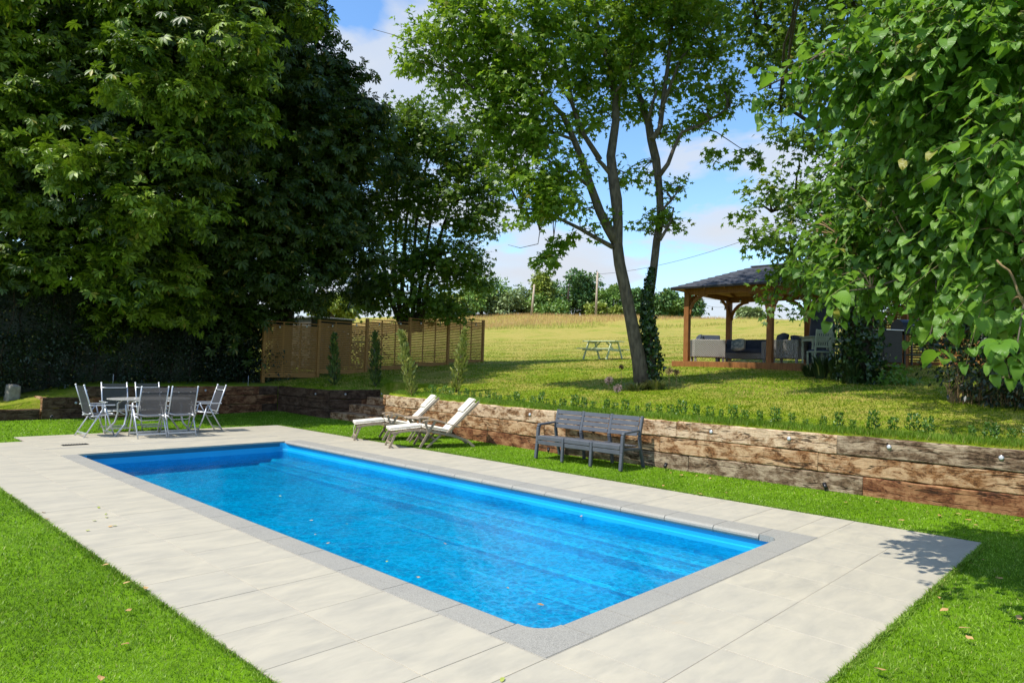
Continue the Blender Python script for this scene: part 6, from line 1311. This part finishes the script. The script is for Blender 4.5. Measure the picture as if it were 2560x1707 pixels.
mb.add(vs, [(k, k + 1, n + 2 + k, n + 1 + k) for k in range(n)] + [tuple(range(n + 1)), tuple(range(n + 1, 2 * n + 2))[::-1]]); mb.build('hood', K_, gr); MB().tube([(.05, -.26, .95), (.05, -.30, .97), (.5, -.30, .97), (.5, -.26, .95)], .012, 8).build('handle', M['steel'], gr)
# slatted screen right of the pergola, seen with bright gaps
fz2 = lambda x: 2.0
scr = fence('slatted_screen', 0, 5.7, 0, 3, 1.75, lambda x: 0.0, 'slatted timber screen with light gaps at the right of the pergola, behind the grill', 'post_wood', .055, .022, 1)
scr.location = (20.4, 1.2, T(20.4, 1.2) - .05); scr.rotation_euler = (0, 0, -PI / 2)
# grey flat-roofed shed glimpsed over the fence
p = P3(825, 815, 27.5); sh_ = empty('shed', (p[0], p[1], T(p[0], p[1])), 0, 'grey flat-roofed shed glimpsed over the left of the slatted fence', 'shed'); z = P3(825, 797, 27.5)[2]; h_ = z - T(p[0], p[1])
MB().box((.2, .9, h_ / 2), (1.9, 1.5, h_), ch=.02).build('wall', M['shed_wall'], sh_); MB().box((.2, .9, h_ + .03), (2.1, 1.7, .06), ch=.01).build('roof', M['shed_roof'], sh_)

# ================================================================== GRASS
def scatter_blades(name, sampler, n, m, h, w_, seed, zf, ref=3.5, two=True, lean=.5, cap=6.0, hvar=.5, label=None):
    r = np.random.default_rng(seed); x, y = sampler(r, n); z = zf(x, y); n = len(x); d = np.hypot(x - CAM[0], y - CAM[1]); k = np.clip(d / ref, 1.0, cap)
    a = r.random(n) * 2 * PI; hh = h * r.uniform(1 - hvar, 1 + hvar * .4, n) * np.clip(k, 1, 1.5); ww = w_ * r.uniform(.7, 1.2, n) * k; la = r.random(n) * 2 * PI; ln = hh * lean * r.random(n)
    sx, sy = np.cos(a) * ww / 2, np.sin(a) * ww / 2; lx, ly = np.cos(la) * ln, np.sin(la) * ln
    if two:
        V = np.stack([np.stack([x - sx, y - sy, z], 1), np.stack([x + sx, y + sy, z], 1), np.stack([x + lx * .5 + sx * .7, y + ly * .5 + sy * .7, z + hh * .65], 1), np.stack([x + lx * .5 - sx * .7, y + ly * .5 - sy * .7, z + hh * .65], 1), np.stack([x + lx * 1.4, y + ly * 1.4, z + hh * .95], 1)], 1)
        Tn = np.array([(0, 1, 2), (0, 2, 3), (3, 2, 4)]); kv = 5
    else:
        V = np.stack([np.stack([x - sx, y - sy, z], 1), np.stack([x + sx, y + sy, z], 1), np.stack([x + lx, y + ly, z + hh], 1)], 1); Tn = np.array([(0, 1, 2)]); kv = 3
    tt = (Tn[None] + (np.arange(n) * kv)[:, None, None]).reshape(-1, 3); o = link(bpy.data.objects.new(name, tri_mesh(name, V.reshape(-1, 3), tt, m))); tag(o, label, None, None, 'stuff'); return o
def polar(r, n, d0, d1, a0=-.78, a1=.78, pw=1.0):
    """points round the camera, density falling with distance"""
    d = d0 * (d1 / d0) ** r.random(n); a = r.uniform(a0, a1, n); hx, hy = FW[0], FW[1]; L = math.hypot(hx, hy); hx /= L; hy /= L
    return CAM[0] + d * (hx * np.cos(a) + hy * np.sin(a)), CAM[1] + d * (hy * np.cos(a) - hx * np.sin(a))
def turf_sampler(r, n):
    x, y = polar(r, n, 2.0, 22); wx = np.interp(y, [-9, -2, 0.6, 3.4, 5.8, 8.0, 11.5, 11.6, 14.1, 14.2, 16.9], [7.2, 7.08, 6.97, 6.92, 6.84, 6.98, 7.20, 7.30, 7.30, 7.16, 7.16])
    e = .012; inpav = ((x > PX0 + e) & (x < PX1 - e) & (y > PY0 + e) & (y < NOTCH_Y)) | ((x > -.02) & (x < PX1 - e) & (y > PY0) & (y < PY1 - e))
    k = ~inpav & (x < wx - .01) & (y < 16.7); return x[k], y[k]
scatter_blades('turf_grass', turf_sampler, 520000, M['turf_blade'], .016, .0034, 31, lambda x, y: lawnz(x, y) - .002, ref=3.2, lean=1.1, label='short bright artificial grass of the lower lawn')
def fringe_sampler(r, n):
    k = r.integers(0, 3, n); t = r.random(n); e = np.abs(r.normal(0, .02, n)) - .002
    x = np.where(k == 0, PX0 - e, np.where(k == 1, PX0 + (PX1 - PX0) * t, PX1 + e)); y = np.where(k == 0, PY0 + 13.4 * t, np.where(k == 1, PY0 - e, PY0 + 14.3 * t)); return x, y
scatter_blades('fringe_grass', fringe_sampler, 20000, M['turf_blade'], .022, .0036, 35, lambda x, y: lawnz(x, y) + 0.0 * x, ref=3.2, lean=1.2, label='turf blades overhanging the paving edge')
def upper_sampler(d0, d1):
    def f(r, n):
        x, y = polar(r, n, d0, d1, -.75, .75); wx = np.interp(y, [-9, -2, 0.6, 3.4, 5.8, 8.0, 11.4, 11.5, 14.22, 14.3], [7.2, 7.08, 6.97, 6.92, 6.84, 6.98, 7.20, 9.1, 9.1, 7.2]) + .13
        k = (x > wx) & ~((x > 16.5) & (x < 20.1) & (y > 2.8) & (y < 8.9)) & ((y < 17.8) | (x > 9)); return x[k], y[k]
    return f
scatter_blades('lawn_grass', upper_sampler(8, 55), 330000, M['lawn_blade'], .022, .0042, 32, terr, ref=3.2, two=False, lean=1.6, cap=9, label='patchy mown grass of the upper lawn')
def edge_sampler(r, n):
    y = r.uniform(-2.2, 11.4, n); x = np.interp(y, [-9, -2, 0.6, 3.4, 5.8, 8.0, 11.5], [7.2, 7.08, 6.97, 6.92, 6.84, 6.98, 7.20]) + .12 + .34 * r.random(n) ** .8; return x, y
scatter_blades('edge_grass', edge_sampler, 26000, M['turf_blade'], .05, .0045, 33, lambda x, y: np.maximum(terr(x, y), .785), ref=5, two=False, lean=.7, cap=2.2, label='longer green grass between the box seedlings and the wall')
def meadow_sampler(d0, d1):
    def f(r, n):
        x, y = polar(r, n, d0, d1, -.6, .6); return x, y
    return f
def tall(name, d0, d1, n, m, seed, h, w_, label, pred):
    r = np.random.default_rng(seed); a = r.uniform(-.62, .62, n); L = math.hypot(FW[0], FW[1]); hx, hy = FW[0] / L, FW[1] / L
    d = r.uniform(d0, d1, n) / np.cos(a) ** .0; x = CAM[0] + d * (hx * np.cos(a) + hy * np.sin(a)); y = CAM[1] + d * (hy * np.cos(a) - hx * np.sin(a)); k = pred(x, y, r); x, y = x[k], y[k]
    return scatter_blades(name, lambda rr, nn: (x, y), n, m, h, w_, seed + 1, terr, ref=1e9, two=False, lean=.5, label=label)
tall('meadow_grass', 66, 108, 110000, M['meadow_blade'], 41, .42, .045, 'tall dry orange meadow grass along the crest', lambda x, y, r: (x * .72 + y * .69 > 71 + 2 * np.sin(x * .13) + r.normal(0, 1.5, len(x))))
tall('meadow_fringe', 56, 78, 30000, M['meadow_green'], 43, .30, .05, 'greener fringe of long grass below the dry meadow', lambda x, y, r: (x * .72 + y * .69 > 64 + 3 * np.sin(x * .2)) & (np.sin(x * .37) + np.sin(y * .29) > .1))
